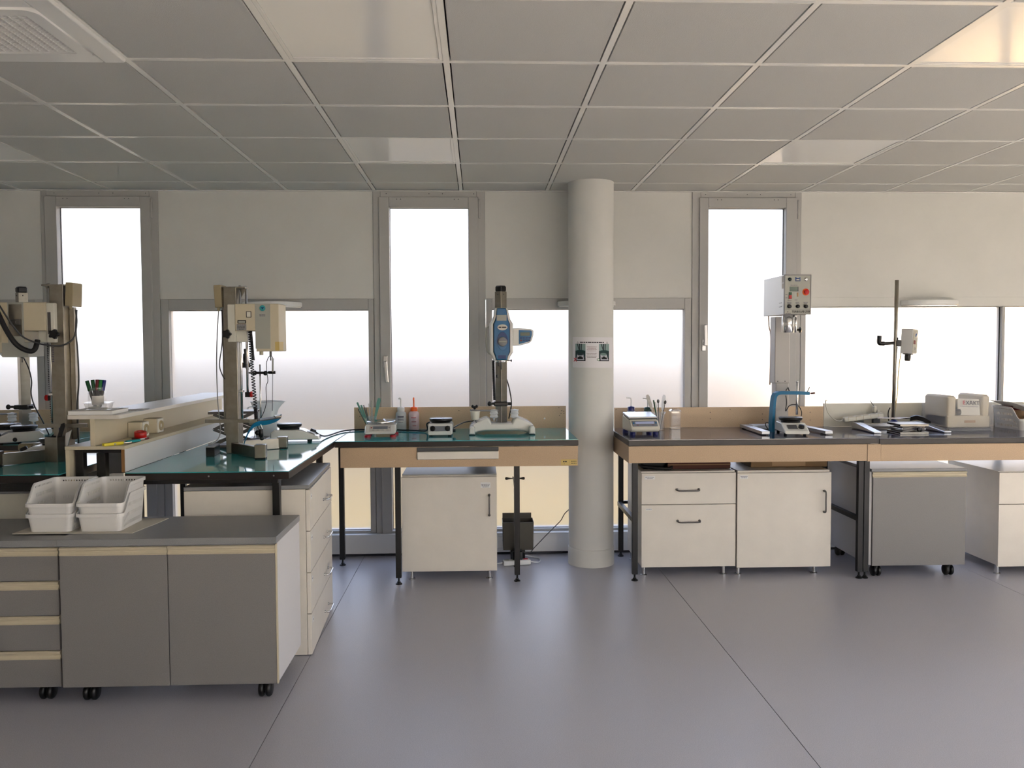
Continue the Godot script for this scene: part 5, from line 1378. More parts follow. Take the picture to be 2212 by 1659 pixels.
func right_bench_things() -> void:
	var Y := 0.895
	# blue balance and what stands behind it
	var t := thing("balance", "blue-panelled balance with flat square pan at the left end of the dark bench", "balance", V(1.055, Y, -5.50), 0.10)
	var side := [[-0.11, 0.020], [-0.11, 0.120], [0.040, 0.098], [0.062, 0.090], [0.098, 0.050], [0.100, 0.032], [0.085, 0.020]]
	part("body", B.new().to(Vector3.ZERO, V(0, -PI / 2, 0)).prism(side, -0.098, 0.098, 0.010, true), M.off_white, t)
	part("front_panel", B.new().to(V(0, 0.073, 0.0815), V(0.84, 0, 0)).box(Vector3.ZERO, V(0.165, 0.004, 0.044), 0.002), M.lcd_grey, t, "blue-grey control panel")
	var dp := part("display", B.new().to(V(0, 0.079, 0.0785), V(0.84, 0, 0)).box(Vector3.ZERO, V(0.125, 0.004, 0.018), 0.002), mat(Color(0.72, 0.77, 0.92), 0.15), t)
	for s in [-1, 1]:
		part("button", B.new().to(V(0.050 * s, 0.064, 0.090), V(0.84, 0, 0)).box(Vector3.ZERO, V(0.016, 0.004, 0.005), 0.001), M.red_dark, dp)
		part("button", B.new().to(V(0.074 * s, 0.076, 0.079), V(0.84, 0, 0)).box(Vector3.ZERO, V(0.012, 0.005, 0.012), 0.001), M.blue, dp)
	part("pan", B.new().to(V(0, 0.119, -0.035), V(0.14, 0, 0)).box(Vector3.ZERO, V(0.190, 0.012, 0.150), 0.003), M.alu, t, "flat square pan")
	part("pan_gasket", B.new().to(V(0, 0.109, -0.03), V(0.14, 0, 0)).box(Vector3.ZERO, V(0.182, 0.010, 0.142), 0.002), M.black, t)
	for q in [[-0.075, 0.06], [0.078, 0.06], [-0.08, -0.09], [0.08, -0.09]]:
		part("foot", B.new().cyl(V(q[0], 0, q[1]), V(q[0], 0.022, q[1]), 0.019, 0.017), M.navy_plastic, t)
	wash_bottle("wash bottle with dark blue cap behind the blue-panelled balance", V(1.043, Y, -5.80), M.milky, M.navy_plastic, M.white, 2)
	wash_bottle("wash bottle with dark green cap behind the blue-panelled balance", V(1.160, Y - 0.006, -5.815), M.milky, mat(Color(0.03, 0.22, 0.2), 0.3), M.white, 2)
	t = thing("beaker", "glass beaker with spatulas and spoons, right of the blue balance", "beaker", V(1.226, Y, -5.74))
	part("glass", B.new().lathe([[0, 0], [0.030, 0], [0.034, 0.004], [0.034, 0.088], [0.038, 0.096], [0.036, 0.096], [0.032, 0.088], [0.032, 0.005], [0, 0.003]], Vector3.ZERO, Vector3.UP, 28), M.glass, t)
	t = thing("plastic_cup", "milky plastic cup standing inside the glass beaker, holding the spoons", "cup", V(1.226, Y + 0.0045, -5.74))
	part("cup", B.new().lathe([[0, 0], [0.022, 0], [0.0305, 0.085], [0.044, 0.118], [0.0425, 0.118], [0.029, 0.086], [0.0205, 0.003], [0, 0.002]], Vector3.ZERO, Vector3.UP, 26), M.clear_plastic, t)
	var it := [[-0.088, 0.245, 3, M.paper_grey, "broad pale blue scraper leaning far left in the glass beaker"], [-0.048, 0.235, 0, M.green, "dark green rod leaning left in the glass beaker"], [-0.028, 0.185, 1, M.white, "white plastic spatula in the middle of the glass beaker"], [-0.010, 0.21, 2, M.steel_dark, "thin steel spoon upright in the glass beaker"], [0.034, 0.235, 3, M.milky, "rounded milky spatula leaning right in the glass beaker"], [0.044, 0.205, 2, M.steel_dark, "steel spoon leaning far right in the glass beaker"]]
	for q in it:
		var s := thing("spatula" if q[2] != 2 else "spoon", q[4], "spatula" if q[2] != 2 else "spoon", V(1.226 + q[0] * 0.10, Y + 0.007, -5.74), 0, "tools in the glass beaker")
		s.rotation.z = -atan2(q[0] * 0.9, q[1])
		var b := B.new().cyl(V(0, 0, 0), V(0, q[1] * 0.85, 0), 0.0045 if q[2] == 0 else 0.003)
		if q[2] == 3:
			b.prism([[-0.006, q[1] * 0.55], [0.006, q[1] * 0.55], [0.012, q[1] * 0.70], [0.012, q[1] - 0.012], [0.006, q[1]], [-0.006, q[1]], [-0.012, q[1] - 0.012], [-0.012, q[1] * 0.70]], -0.002, 0.002, 0.001)
		elif q[2] == 2:
			b.ball(V(0, q[1] * 0.9, 0), 0.009, 1.5)
		elif q[2] == 1:
			b.box(V(0, q[1] * 0.85, 0), V(0.012, q[1] * 0.3, 0.005), 0.002)
		part("blade", b, q[3], s)
	t = thing("glass_jar", "empty square glass jar with sloping shoulder on the dark bench", "jar", V(1.346, Y, -5.80))
	part("glass", B.new().sheet(ringed([[0.0, 0.031, 0.031], [0.004, 0.034, 0.034], [0.122, 0.036, 0.036], [0.126, 0.037, 0.037], [0.139, 0.025, 0.025]], 0.008), 0.0022).box(V(0, 0.002, 0), V(0.06, 0.004, 0.06), 0.001), M.glass, t)
	part("rim", B.new().tube(ringed([[0.125, 0.036, 0.036]], 0.01)[0], 0.003, 6), M.clear_plastic, t)
	turbo_mixer()
	# plug strip leaning behind the stand
	t = thing("power_strip", "long white plug strip leaning at the back of the dark bench", "power strip", V(2.655, 0.905, -5.78))
	part("body", B.new().to(V(0, 0.060, 0), V(0, 0, 0.11)).box(Vector3.ZERO, V(0.285, 0.036, 0.045), 0.010), M.off_white, t)
	for k in 5:
		part("socket_ring", B.new().to(V(0, 0.060, 0), V(0, 0, 0.11)).box(V(-0.11 + 0.052 * k, 0, 0.0225), V(0.003, 0.037, 0.003), 0.001).cyl(V(-0.084 + 0.052 * k, 0.018, 0), V(-0.084 + 0.052 * k, 0.0195, 0), 0.019), M.beige, t)
	part("cable", B.new().tube(curve([V(-0.14, 0.046, 0), V(-0.165, 0.036, 0), V(-0.20, 0.046, 0), V(-0.235, 0.09, -0.02), V(-0.242, 0.14, -0.05), V(-0.232, 0.172, -0.08), V(-0.215, 0.172, -0.10)]), 0.0042, 8), M.off_white, t)
	part("support", B.new().box(V(-0.02, 0.022, -0.02), V(0.06, 0.044, 0.03), 0.004).box(V(0.1, 0.03, -0.02), V(0.05, 0.06, 0.03), 0.004), M.grey_dark, t)
	t = thing("plug", "white mains plug hanging over the pale splashback beside the tall rod", "plug", V(2.772, 0.985, -5.86))
	part("body", B.new().box(V(0, 0.03, 0), V(0.022, 0.05, 0.035), 0.006).box(V(0.025, 0.01, 0), V(0.022, 0.03, 0.03), 0.006), M.off_white, t)
	part("cable", B.new().tube(curve([V(0.0, 0.05, 0), V(-0.012, 0.075, -0.02), V(-0.008, 0.088, -0.045)]), 0.003), M.grey_dark, t)
	rod_stirrer()
	jack("flat lowered steel scissor lab jack with black knob, before the tall rod", V(2.80, 0.892, -5.45), -0.02, 0.185, 0.19, 0.064)
	bagged_machine()
	# basket of red-topped things at the right edge
	t = basket("white slotted plastic basket of red-lidded pots at the right edge of the dark bench", V(3.71, 0.892, -5.53))
	t.scale = Vector3(1.15, 1.0, 1.15)
	t.rotation.y = 0.06
	for s in [[3.60, -5.77, "dark red lidded pot at the back of the right edge basket"], [3.70, -5.78, "dark red lidded pot beside the first in the right edge basket"], [3.70, -5.65, "dark red lidded pot toward the front of the right edge basket"]]:
		var q := thing("lidded_pot", s[2], "pot", V(s[0] + 0.06, 0.895, s[1]), 0, "red-lidded pots in the basket")
		part("pot", B.new().cyl(V(0, 0.0, 0), V(0, 0.115 if s[1] < -5.7 else 0.07, 0), 0.036), M.card_light, q)
		part("lid", B.new().cyl(V(0, 0.115 if s[1] < -5.7 else 0.07, 0), V(0, 0.142 if s[1] < -5.7 else 0.092, 0), 0.044, 0.042, 24), M.red_dark, q)
	solo("paper_sheet", "stiff sheet of paper lying askew over the right edge basket", "paper", V(3.60, 1.072, -5.72), 0, B.new().ribbon(curve([V(-0.13, 0.014, 0), V(-0.03, 0.006, 0), V(0.06, -0.022, 0), V(0.16, -0.065, 0)]), V(0.12, 0, 1), 0.21, 0.001), M.paper)


func turbo_mixer() -> void:
	var t := thing("box_mixer", "large box-headed mixer with control panel on the dark bench", "laboratory mixer", V(2.055, 0.895, -5.74))
	part("base_bar", B.new().to(V(-0.228, 0.0, 0.163), V(0, -0.03, 0)).prism([[-0.026, 0.006], [-0.026, 0.026], [0.026, 0.026], [0.026, 0.006]], -0.255, 0.25, 0.003), M.alu, t)
	part("base_bar", B.new().to(V(0.158, 0.0, 0.17), V(0, 0.05, 0)).prism([[-0.026, 0.006], [-0.026, 0.026], [0.026, 0.026], [0.026, 0.006]], -0.255, 0.25, 0.003), M.alu, t)
	part("cross_beam", B.new().bx(V(-0.20, 0.004, -0.05), V(0.14, 0.032, 0.05), 0.003), M.alu, t)
	for q in [[-0.236, 0.37], [0.148, 0.38], [-0.225, -0.05], [0.165, -0.05]]:
		part("foot", B.new().cyl(V(q[0], 0, q[1]), V(q[0], 0.008, q[1]), 0.018), M.rubber, t)
	part("column", B.new().bx(V(-0.040, 0.03, -0.05), V(0.048, 0.40, 0.035), 0.004).bx(V(-0.050, 0.315, -0.058), V(0.052, 0.765, 0.042), 0.004), M.pale_paint, t)
	part("sleeve_screws", B.new().cyl(V(-0.03, 0.328, 0.042), V(-0.03, 0.328, 0.0435), 0.004).cyl(V(0.02, 0.328, 0.042), V(0.02, 0.328, 0.0435), 0.004), M.grey_dark, t)
	var hd := part("head", B.new().bx(V(-0.078, 0.772, -0.115), V(0.095, 1.027, 0.285), 0.003), M.white, t)
	var z := 0.2855
	part("vent", B.new().to(V(-0.078, 0.83, 0.215), V(0, 0, 0)).box(V(0, 0.02, 0), V(0.008, 0.008, 0.045), 0.003).box(V(0, -0.005, 0), V(0.008, 0.008, 0.045), 0.003), M.white, hd)
	part("side_label", B.new().bx(V(-0.0785, 0.98, 0.24), V(-0.0775, 1.02, 0.28), 0).bx(V(-0.0785, 0.94, 0.24), V(-0.0775, 0.972, 0.28), 0), M.paper_grey, hd)
	part("panel_frame", bars(B.new(), -0.080, 0.097, 0.770, 1.029, 0.006, 0.006, 0.005, 0.008, 0.275, 0.290, 0.002), M.grey, hd)
	var p := part("control_panel", B.new().bx(V(-0.076, 0.773, 0.284), V(0.093, 1.024, 0.2868), 0.0005), M.grey_panel, hd)
	z = 0.2868
	# panel positions: u to the right and v up, both 0..1 over the panel
	var P := func(u: float, v: float) -> Vector3: return V(lerpf(-0.080, 0.097, u), lerpf(0.770, 1.029, v), z)
	part("pilot_lamp", B.new().cyl(P.call(0.205, 0.88), P.call(0.205, 0.88) + V(0, 0, 0.008), 0.012, 0.010, 20), mat(Color(0.05, 0.16, 0.18), 0.2), hd)
	part("key_switch", B.new().cyl(P.call(0.80, 0.88), P.call(0.80, 0.88) + V(0, 0, 0.006), 0.013, 0.011, 20).box(P.call(0.80, 0.88) + V(0, 0, 0.008), V(0.005, 0.018, 0.008), 0.001), M.chrome, hd)
	var lg := part("maker_logo", B.new().box(P.call(0.50, 0.882), V(0.034, 0.026, 0.002), 0.0005), M.blue_deep, hd, "blue square emblem")
	part("emblem", B.new().prism([[0.0, 0.0], [0.026, 0.0], [0.022, 0.006], [0.013, 0.0085], [0.004, 0.006]], 0, 0.0006).to(P.call(0.427, 0.855) + V(0, 0, 0.001)).prism([[0.0, 0.0], [0.026, 0.0], [0.022, 0.006], [0.013, 0.0085], [0.004, 0.006]], 0, 0.0006).prism([[0.002, 0.019], [0.024, 0.019], [0.020, 0.0155], [0.006, 0.0155]], 0, 0.0006), M.off_white, lg)
	part("display", B.new().box(P.call(0.36, 0.637), V(0.056, 0.030, 0.003), 0.0008), M.lcd, hd)
	part("display_shade", B.new().box(P.call(0.51, 0.637), V(0.006, 0.030, 0.004), 0.0005), M.grey_dark, hd)
	part("start_button", B.new().box(P.call(0.225, 0.525), V(0.018, 0.018, 0.010), 0.001), M.green, hd, "green start button")
	part("stop_button", B.new().box(P.call(0.225, 0.437), V(0.018, 0.024, 0.010), 0.001), M.red, hd, "red stop button")
	part("toggle_switch", B.new().box(P.call(0.50, 0.50), V(0.010, 0.026, 0.006), 0.002), M.card_light, hd)
	var es := part("stop_ring", B.new().cyl(P.call(0.80, 0.562), P.call(0.80, 0.562) + V(0, 0, 0.004), 0.0225, 0.0215, 28), M.orange, hd)
	part("stop_mushroom", B.new().cyl(P.call(0.80, 0.562) + V(0, 0, 0.004), P.call(0.80, 0.562) + V(0, 0, 0.020), 0.015, 0.017, 24, 0.003), M.red, es, "red emergency stop button")
	for u in [0.19, 0.50, 0.80]:
		part("knob", B.new().cyl(P.call(u, 0.205), P.call(u, 0.205) + V(0, 0, 0.016), 0.0125, 0.0115, 24, 0.002), M.black, hd)
	var pr := B.new()
	for q in [[0.19, 0.305, 0.030], [0.50, 0.305, 0.026], [0.80, 0.305, 0.030], [0.36, 0.735, 0.046], [0.44, 0.365, 0.018], [0.20, 0.355, 0.026], [0.09, 0.50, 0.016], [0.09, 0.42, 0.014]]:
		print_lines(pr, P.call(q[0], q[1]), q[2], 2 if q[1] < 0.31 else 1, 0.006, 0.003, int(q[0] * 100))
	part("print", pr, M.ink_soft, hd)
	part("plate_line", B.new().box(P.call(0.5, 0.125), V(0.16, 0.0012, 0.001), 0).box(P.call(0.14, 0.07), V(0.006, 0.006, 0.001), 0), M.ink_soft, hd)
	letters("lettering", "TURBOLAB 2100", 0.0135, M.ink, hd, P.call(0.64, 0.075) + V(0, -0.0, 0.0004)).scale.x = 0.86
	letters("lettering", "RAYNERI", 0.006, M.ink_soft, hd, P.call(0.155, 0.032) + V(0, 0, 0.0004))
	part("shaft_tube", B.new().cyl(V(-0.030, 0.772, 0.22), V(-0.030, 0.655, 0.22), 0.038, -1.0, 32), M.chrome, t)
	part("guide_rod", B.new().cyl(V(0.022, 0.772, 0.225), V(0.022, 0.655, 0.225), 0.008).cyl(V(0.012, 0.772, 0.24), V(0.012, 0.755, 0.24), 0.009), M.chrome, t)
	part("lock_knob", B.new().cyl(V(0.026, 0.672, 0.22), V(0.050, 0.672, 0.22), 0.008).cyl(V(0.048, 0.672, 0.22), V(0.060, 0.672, 0.22), 0.020, 0.016, 20, 0.004), M.black, t)
	part("cable", B.new().tube(curve([V(-0.055, 0.775, -0.08), V(-0.050, 0.70, -0.08), V(-0.042, 0.62, -0.07), V(-0.045, 0.3, -0.07)]), 0.004), M.card_light, t)
	hotplate("white hotplate stirrer with dark front panel under the box-headed mixer", V(2.025, 0.895, -5.44), -0.12, 3)
	# blue strap arm clamped to a rod
	t = thing("strap_holder", "bent blue strap on a steel rod in front of the box-headed mixer", "clamp", V(2.10, 0.895, -5.58))
	part("strap", B.new().ribbon(curve([V(-0.168, 0.0, 0.04), V(-0.166, 0.06, 0.03), V(-0.158, 0.14, 0.02), V(-0.150, 0.20, 0.01), V(-0.138, 0.238, 0.0), V(-0.115, 0.255, 0.0), V(-0.06, 0.256, 0.0), V(0.02, 0.255, 0.0), V(0.088, 0.252, 0.0)]), V(0.45, 0.0, 1.0).normalized(), 0.034, 0.022), M.strap, t)
	part("clip", B.new().tube(curve([V(-0.052, 0.25, -0.01), V(-0.056, 0.275, -0.01), V(-0.042, 0.282, -0.01), V(-0.035, 0.262, -0.01)]), 0.003).tube([V(-0.034, 0.255, 0.0), V(-0.048, 0.294, 0.0)], 0.0035).tube([V(0.080, 0.255, 0.0), V(0.098, 0.292, 0.0)], 0.003), M.black, t)
	part("screw_tip", B.new().cyl(V(0.09, 0.25, 0), V(0.11, 0.252, 0), 0.0025).cyl(V(0.108, 0.251, 0), V(0.134, 0.254, 0), 0.005, 0.006), M.card_red, t)
	part("rod", B.new().cyl(V(0.022, 0.108, -0.02), V(0.022, 0.325, -0.02), 0.0078), M.chrome, t)
	part("rod_collar", B.new().cyl(V(0.022, 0.325, -0.02), V(0.022, 0.333, -0.02), 0.010), M.chrome, t)
	part("cable", B.new().tube(curve([V(-0.04, 0.235, -0.06), V(-0.034, 0.19, -0.06), V(-0.040, 0.13, -0.06), V(-0.020, 0.165, -0.05), V(0.01, 0.175, -0.045), V(0.04, 0.165, -0.04), V(0.058, 0.12, -0.03), V(0.045, 0.06, -0.03)]), 0.003), M.black, t)
	part("cable", B.new().tube(curve([V(-0.165, 0.05, 0.0), V(-0.19, 0.06, 0.0), V(-0.196, 0.04, 0.0), V(-0.18, 0.012, 0.02)]), 0.003), M.black, t)


func rod_stirrer() -> void:
	var t := thing("overhead_stirrer", "small tilted motor clamped to a tall bare rod on the dark bench", "overhead stirrer", V(2.857, 0.892, -5.75))
	var tp := [[-0.02, 0.004], [-0.02, 0.045], [0.06, 0.044], [0.30, 0.016], [0.345, 0.012], [0.345, 0.004]]
	for s in [[-0.262, -0.04], [0.178, 0.03]]:
		part("base_leg", B.new().to(V(s[0], 0, 0), V(0, -PI / 2 + s[1], 0)).prism(tp, -0.026, 0.026, 0.004, true), M.alu, t)
	part("base_bar", B.new().bx(V(-0.262, 0.010, -0.02), V(0.178, 0.036, 0.02), 0.006), M.alu, t)
	part("rod", B.new().to(Vector3.ZERO, V(0, 0, 0)).cyl(V(-0.004, 0.03, 0), V(0.007, 1.017, 0), 0.0125, -1.0, 20), M.steel, t)
	part("rod_nut", B.new().lathe([[0, 0.034], [0.035, 0.036], [0.030, 0.046], [0.018, 0.058], [0.012, 0.060]], V(0, 0, 0), Vector3.UP, 18), M.navy_plastic, t)
	part("side_bar", B.new().cyl(V(-0.13, 0.072, 0.03), V(0.11, 0.070, 0.03), 0.006), M.chrome, t)
	part("strap_grip", B.new().ribbon(curve([V(0.09, 0.07, 0.05), V(0.13, 0.078, 0.06), V(0.18, 0.062, 0.07), V(0.215, 0.036, 0.08)]), V(0, 1, 0.3).normalized(), 0.030, 0.012), M.black, t, "black curved grip")
	part("clamp_boss", B.new().box(V(0.020, 0.585, 0), V(0.036, 0.045, 0.04), 0.005).cyl(V(0.012, 0.60, 0.01), V(0.012, 0.625, 0.01), 0.006), M.black, t)
	part("clamp_lever", B.new().tube(curve([V(-0.004, 0.587, 0.0), V(-0.04, 0.585, 0.0), V(-0.085, 0.583, 0.0)], 3), 0.011).tube(curve([V(-0.075, 0.583, 0.0), V(-0.105, 0.586, 0.0), V(-0.111, 0.60, 0.0), V(-0.109, 0.638, 0.0)]), 0.0155, 9), M.black, t)
	var at := V(0.098, 0.598, 0.0)
	var tilt := V(0.0, 0.70, 0.0)
	var bs := Basis(Vector3(0, 0, 1), -0.05) * Basis.from_euler(tilt)
	var b := B.new()
	b.x = Transform3D(bs, at)
	var h := part("motor", b.box(Vector3.ZERO, V(0.080, 0.170, 0.080), 0.004), M.white, t)
	b = B.new()
	b.x = Transform3D(bs, at)
	part("face_plate", b.box(V(0.0, 0.0, 0.041), V(0.074, 0.158, 0.003), 0.001), M.grey_panel, h)
	b = B.new()
	b.x = Transform3D(bs, at)
	part("badge", b.cyl(V(0.008, 0.042, 0.0425), V(0.008, 0.042, 0.044), 0.018, -1.0, 24), M.paper, h)
	b = B.new()
	b.x = Transform3D(bs, at)
	part("badge_disc", b.cyl(V(0.008, 0.042, 0.044), V(0.008, 0.042, 0.045), 0.0145, -1.0, 24), M.blue_deep, h, "blue round badge")
	b = B.new()
	b.x = Transform3D(bs, at)
	part("switch", b.box(V(-0.012, -0.006, 0.0435), V(0.024, 0.026, 0.006), 0.001), M.red_dark, h)
	b = B.new()
	b.x = Transform3D(bs, at)
	part("lettering", print_lines(b, V(0.002, -0.045, 0.0428), 0.030, 2, 0.008, 0.003, 41), M.ink_soft, h)
	b = B.new()
	b.x = Transform3D(bs, at)
	part("chuck", b.lathe([[0, -0.136], [0.014, -0.136], [0.019, -0.130], [0.021, -0.100], [0.020, -0.092], [0.034, -0.090], [0.034, -0.084], [0, -0.084]], V(-0.005, 0, 0), Vector3.UP, 22), M.black, h)
	part("cable", B.new().tube(curve([V(0.055, 0.53, -0.02), V(0.045, 0.46, -0.02), V(0.036, 0.36, -0.02), V(0.032, 0.24, -0.02), V(0.022, 0.16, -0.02), V(0.02, 0.06, -0.03)]), 0.0035), M.amber, t)
	part("cable", B.new().tube(curve([V(0.01, 0.56, 0.016), V(0.006, 0.50, 0.014), V(0.0, 0.30, 0.014), V(-0.002, 0.06, 0.014)]), 0.0025), M.grey_panel, t)
	part("cable", B.new().tube(curve([V(-0.012, 0.14, -0.03), V(-0.022, 0.12, -0.03), V(-0.026, 0.09, -0.03), V(-0.02, 0.05, -0.03)]), 0.004), M.black, t)


func bagged_machine() -> void:
	var t := thing("roll_mill", "beige bench machine under a clear plastic dust cover", "laboratory machine", V(3.25, 0.892, -5.52))
	part("side_housing", B.new().bx(V(-0.146, 0.02, -0.30), V(-0.078, 0.235, -0.005), 0.016), M.beige, t)
	part("side_housing", B.new().bx(V(0.088, 0.02, -0.30), V(0.148, 0.240, -0.005), 0.016), M.beige, t)
	part("front_skirt", B.new().bx(V(-0.146, 0.02, -0.28), V(0.148, 0.105, 0.0), 0.010), M.beige, t)
	part("hopper", B.new().to(V(0.012, 0.155, -0.03), V(-0.22, 0, -0.04)).box(Vector3.ZERO, V(0.150, 0.115, 0.02), 0.004), M.off_white, t)
	part("name_bar", B.new().to(V(0.012, 0.155, -0.03), V(-0.22, 0, -0.04)).box(V(0, 0.004, 0.011), V(0.125, 0.003, 0.002), 0), M.grey, t)
	part("roller", B.new().cyl(V(-0.08, 0.16, -0.12), V(0.09, 0.16, -0.12), 0.045, -1.0, 28), M.steel_dark, t)
	part("knob", B.new().cyl(V(-0.075, 0.125, -0.02), V(-0.052, 0.125, -0.02), 0.022), M.black, t)
	part("label_strip", B.new().bx(V(-0.03, 0.055, 0.0), V(0.045, 0.072, 0.001), 0), M.card_light, t)
	var l := letters("lettering", "EXAKT", 0.026, M.ink, t, V(0.020, 0.186, -0.0115), V(-0.22, 0, -0.04))
	l.scale.x = 1.05
	var l2 := letters("lettering", "E", 0.0265, M.red, t, V(-0.0285, 0.1885, -0.0106), V(-0.22, 0, -0.04))
	l2.scale.x = 1.05
	part("base_plate", B.new().bx(V(-0.150, 0, -0.31), V(0.152, 0.020, 0.004), 0.003), M.grey_dark, t)
	# dust cover: a draped sheet with soft folds
	var nz := FastNoiseLite.new()
	nz.seed = 7
	nz.frequency = 9.0
	nz.fractal_octaves = 3
	var rows := []
	for r in 29:
		var f := r / 28.0
		var row := []
		for c in 97:
			var an := TAU * c / 96.0
			var ex := 0.26
			var ux := signf(cos(an)) * pow(absf(cos(an)), ex)
			var uz := signf(sin(an)) * pow(absf(sin(an)), ex)
			var k: float
			var y: float
			if f < 0.72:
				k = 1.0 + 0.07 * (1.0 - f / 0.72)
				y = 0.235 * f / 0.72
			else:
				var g := (f - 0.72) / 0.28
				k = cos(g * PI / 2)
				y = 0.235 + 0.032 * sin(g * PI / 2)
			var q := V(ux * 0.158 * k, y, uz * 0.175 * k)
			var wob := nz.get_noise_3d(q.x * 1.6, q.y * 0.7, q.z * 1.6) * 0.011 + (0.005 * sin(an * 9 + 2.0 * f) * (1.0 - f))
			var dir := V(ux, 0.0 if f < 0.7 else 0.9, uz).normalized()
			q += dir * wob * (0.4 if f < 0.08 else 1.0)
			q.y -= 0.010 * exp(-pow(q.x / 0.075, 2.0)) * clampf((f - 0.6) * 3.0, 0, 1)
			q.y = maxf(q.y, 0.001)
			row.append(q + V(0.0, 0, -0.150))
		row[96] = row[0]
		rows.append(row)
	solo("dust_cover", "clear crinkled plastic dust cover draped over the beige bench machine", "dust cover", V(3.25, 0.892, -5.52), 0, B.new().sheet(rows, 0.0), M.film)


func under_bench_things() -> void:
	# poster taped round the column
	var im := Image.create(594, 420, false, Image.FORMAT_RGB8)
	im.fill(Color(0.92, 0.91, 0.925))
	var rng := RandomNumberGenerator.new()
	rng.seed = 5
	var words := func(x: int, y: int, w: int, h: int, c: Color) -> void:
		var at := x
		while at < x + w - h:
			var l := mini(rng.randi_range(h, h * 5), x + w - at)
			im.fill_rect(Rect2i(at, y, l, h), c)
			at += l + maxi(2, h / 2)
	var dark := Color(0.16, 0.16, 0.18)
	words.call(125, 66, 330, 12, dark)
	for s in [[78, 60], [490, 60]]:
		for k in 24:
			im.fill_rect(Rect2i(s[0] + 12 - k / 2, s[1] + k, k + 1 if k > 20 else 3, 2), Color(0.35, 0.33, 0.33))
			im.fill_rect(Rect2i(s[0] + 12 + k / 2, s[1] + k, 3, 2), Color(0.35, 0.33, 0.33))
	for k in 4:
		words.call(222 + (k % 2) * 8, 130 + 19 * k, 130 - (k % 2) * 16, 5, Color(0.55, 0.35, 0.37))
		words.call(218 + (k % 2) * 8, 220 + 19 * k, 138 - (k % 2) * 16, 5, Color(0.42, 0.36, 0.36))
	for s in [52, 382]:
		# a small photograph: a hotplate with its cables on a dark bench before a pale wall
		for y in 238:
			for x in 152:
				var c := Color(0.55, 0.64, 0.63).lerp(Color(0.45, 0.56, 0.56), y / 238.0)
				if y > 95:
					c = Color(0.10, 0.20, 0.21) if x < 150 - (y - 95) * 0.1 else Color(0.3, 0.4, 0.4)
				if y > 190:
					c = Color(0.08, 0.08, 0.09)
				if absf(x - 32 - 34.0 * y / 100.0) < 7 and y < 96 or absf(x - 68) < 11 and y < 100 or absf(x - 98 + y * 0.05) < 6 and y < 98:
					c = Color(0.22, 0.26, 0.27)
				if pow((x - 76) / 64.0, 2) + pow((y - 100) / 15.0, 2) < 1:
					c = Color(0.08, 0.22, 0.22)
				var sx: float = x - (76 if s == 52 else 66 + (y - 140) * 0.2)
				if y > 132 and y < 225 and absf(sx) < 44 + (y - 132) * 0.18:
					c = Color(0.72, 0.73, 0.78)
					if y > 172 and y < 212 and absf(sx) < 40:
						c = Color(0.08, 0.08, 0.09)
				if pow(sx / 46.0, 2) + pow((y - 142) / 19.0, 2) < 1:
					c = Color(0.12, 0.20, 0.22) if s == 52 else Color(0.42, 0.52, 0.50)
				if pow(absf(sx) - 30, 2) + pow(y - 178, 2) < 60:
					c = Color(0.9, 0.9, 0.9)
				im.set_pixel(s + x, 92 + y, c)
	for k in range(-22, 23):
		im.fill_rect(Rect2i(48 + k - 5, 312 + k - 4, 11, 9), Color(0.78, 0.30, 0.33))
		im.fill_rect(Rect2i(48 + k - 5, 312 - k - 4, 11, 9), Color(0.78, 0.30, 0.33))
	for y in range(-20, 21):
		for x in range(-20, 21):
			var r := sqrt(x * x + y * y)
			if r < 20:
				im.set_pixel(374 + x, 308 + y, Color(0.35, 0.5, 0.42) if r > 13 else Color(0.86, 0.88, 0.86))
	var pm := mat(Color.WHITE, 0.75)
	pm.albedo_texture = ImageTexture.create_from_image(im)
	var rows := [[], []]
	for k in 41:
		var s := 0.297 * k / 40.0
		var a := deg_to_rad(-59.0) + s / 0.1535
		var e := deg_to_rad(24.0)
		var p := V(sin(minf(a, e)), 0, cos(minf(a, e))) * 0.1535
		if a > e:
			p += V(cos(e), 0, -sin(e)) * 0.1535 * (a - e)
		for r in 2:
			rows[r].append(p + V(0, 0.200 * r - 0.004 * s / 0.297, 0))
	var ps := thing("poster", "white instruction sheet with two small photos wrapped round the column", "poster", V(0.753, 1.328, -5.70))
	part("print", B.new().sheet(rows, 0.0), pm, ps)
	var back := [[], []]
	for r in 2:
		for q in rows[r]:
			back[r].append(q - V(q.x, 0, q.z).normalized() * 0.0007)
	part("backing", B.new().sheet(back, 0.0), M.paper, ps)
	# clamp with two grips under the teal bench
	var t := thing("bench_clamp", "black two-ended T handle behind the teal bench leg, right of the cupboard", "clamp", V(0.222, 0.640, -5.31))
	part("bar", B.new().cyl(V(-0.05, 0, 0), V(0.05, 0, 0), 0.004), M.steel_dark, t)
	for s in [-1, 1]:
		part("grip", B.new().lathe([[0, 0], [0.004, 0], [0.0055, 0.012], [0.0085, 0.022], [0.009, 0.030], [0.006, 0.034], [0, 0.035]], V(0.027 * s, 0, 0), V(s, 0, 0), 14), M.black, t)
	part("stem", B.new().tube(curve([V(-0.014, 0.01, 0), V(-0.010, 0.0, 0.005), V(-0.004, -0.05, 0.006), V(0.004, -0.12, 0.008)]), 0.004), M.chrome, t)
	t = thing("metal_bin", "dark open-topped square bin standing behind the bench leg", "bin", V(0.260, 0.086, -5.80))
	var out := ringed([[0.0, 0.102, 0.075], [0.19, 0.106, 0.078]], 0.004)
	part("walls", B.new().sheet(out, 0.002).bx(V(-0.10, 0, -0.073), V(0.10, 0.003, 0.073), 0), M.bin, t)
	part("back_flap", B.new().bx(V(-0.103, 0.18, -0.081), V(0.098, 0.225, -0.078), 0.001), M.bin, t)
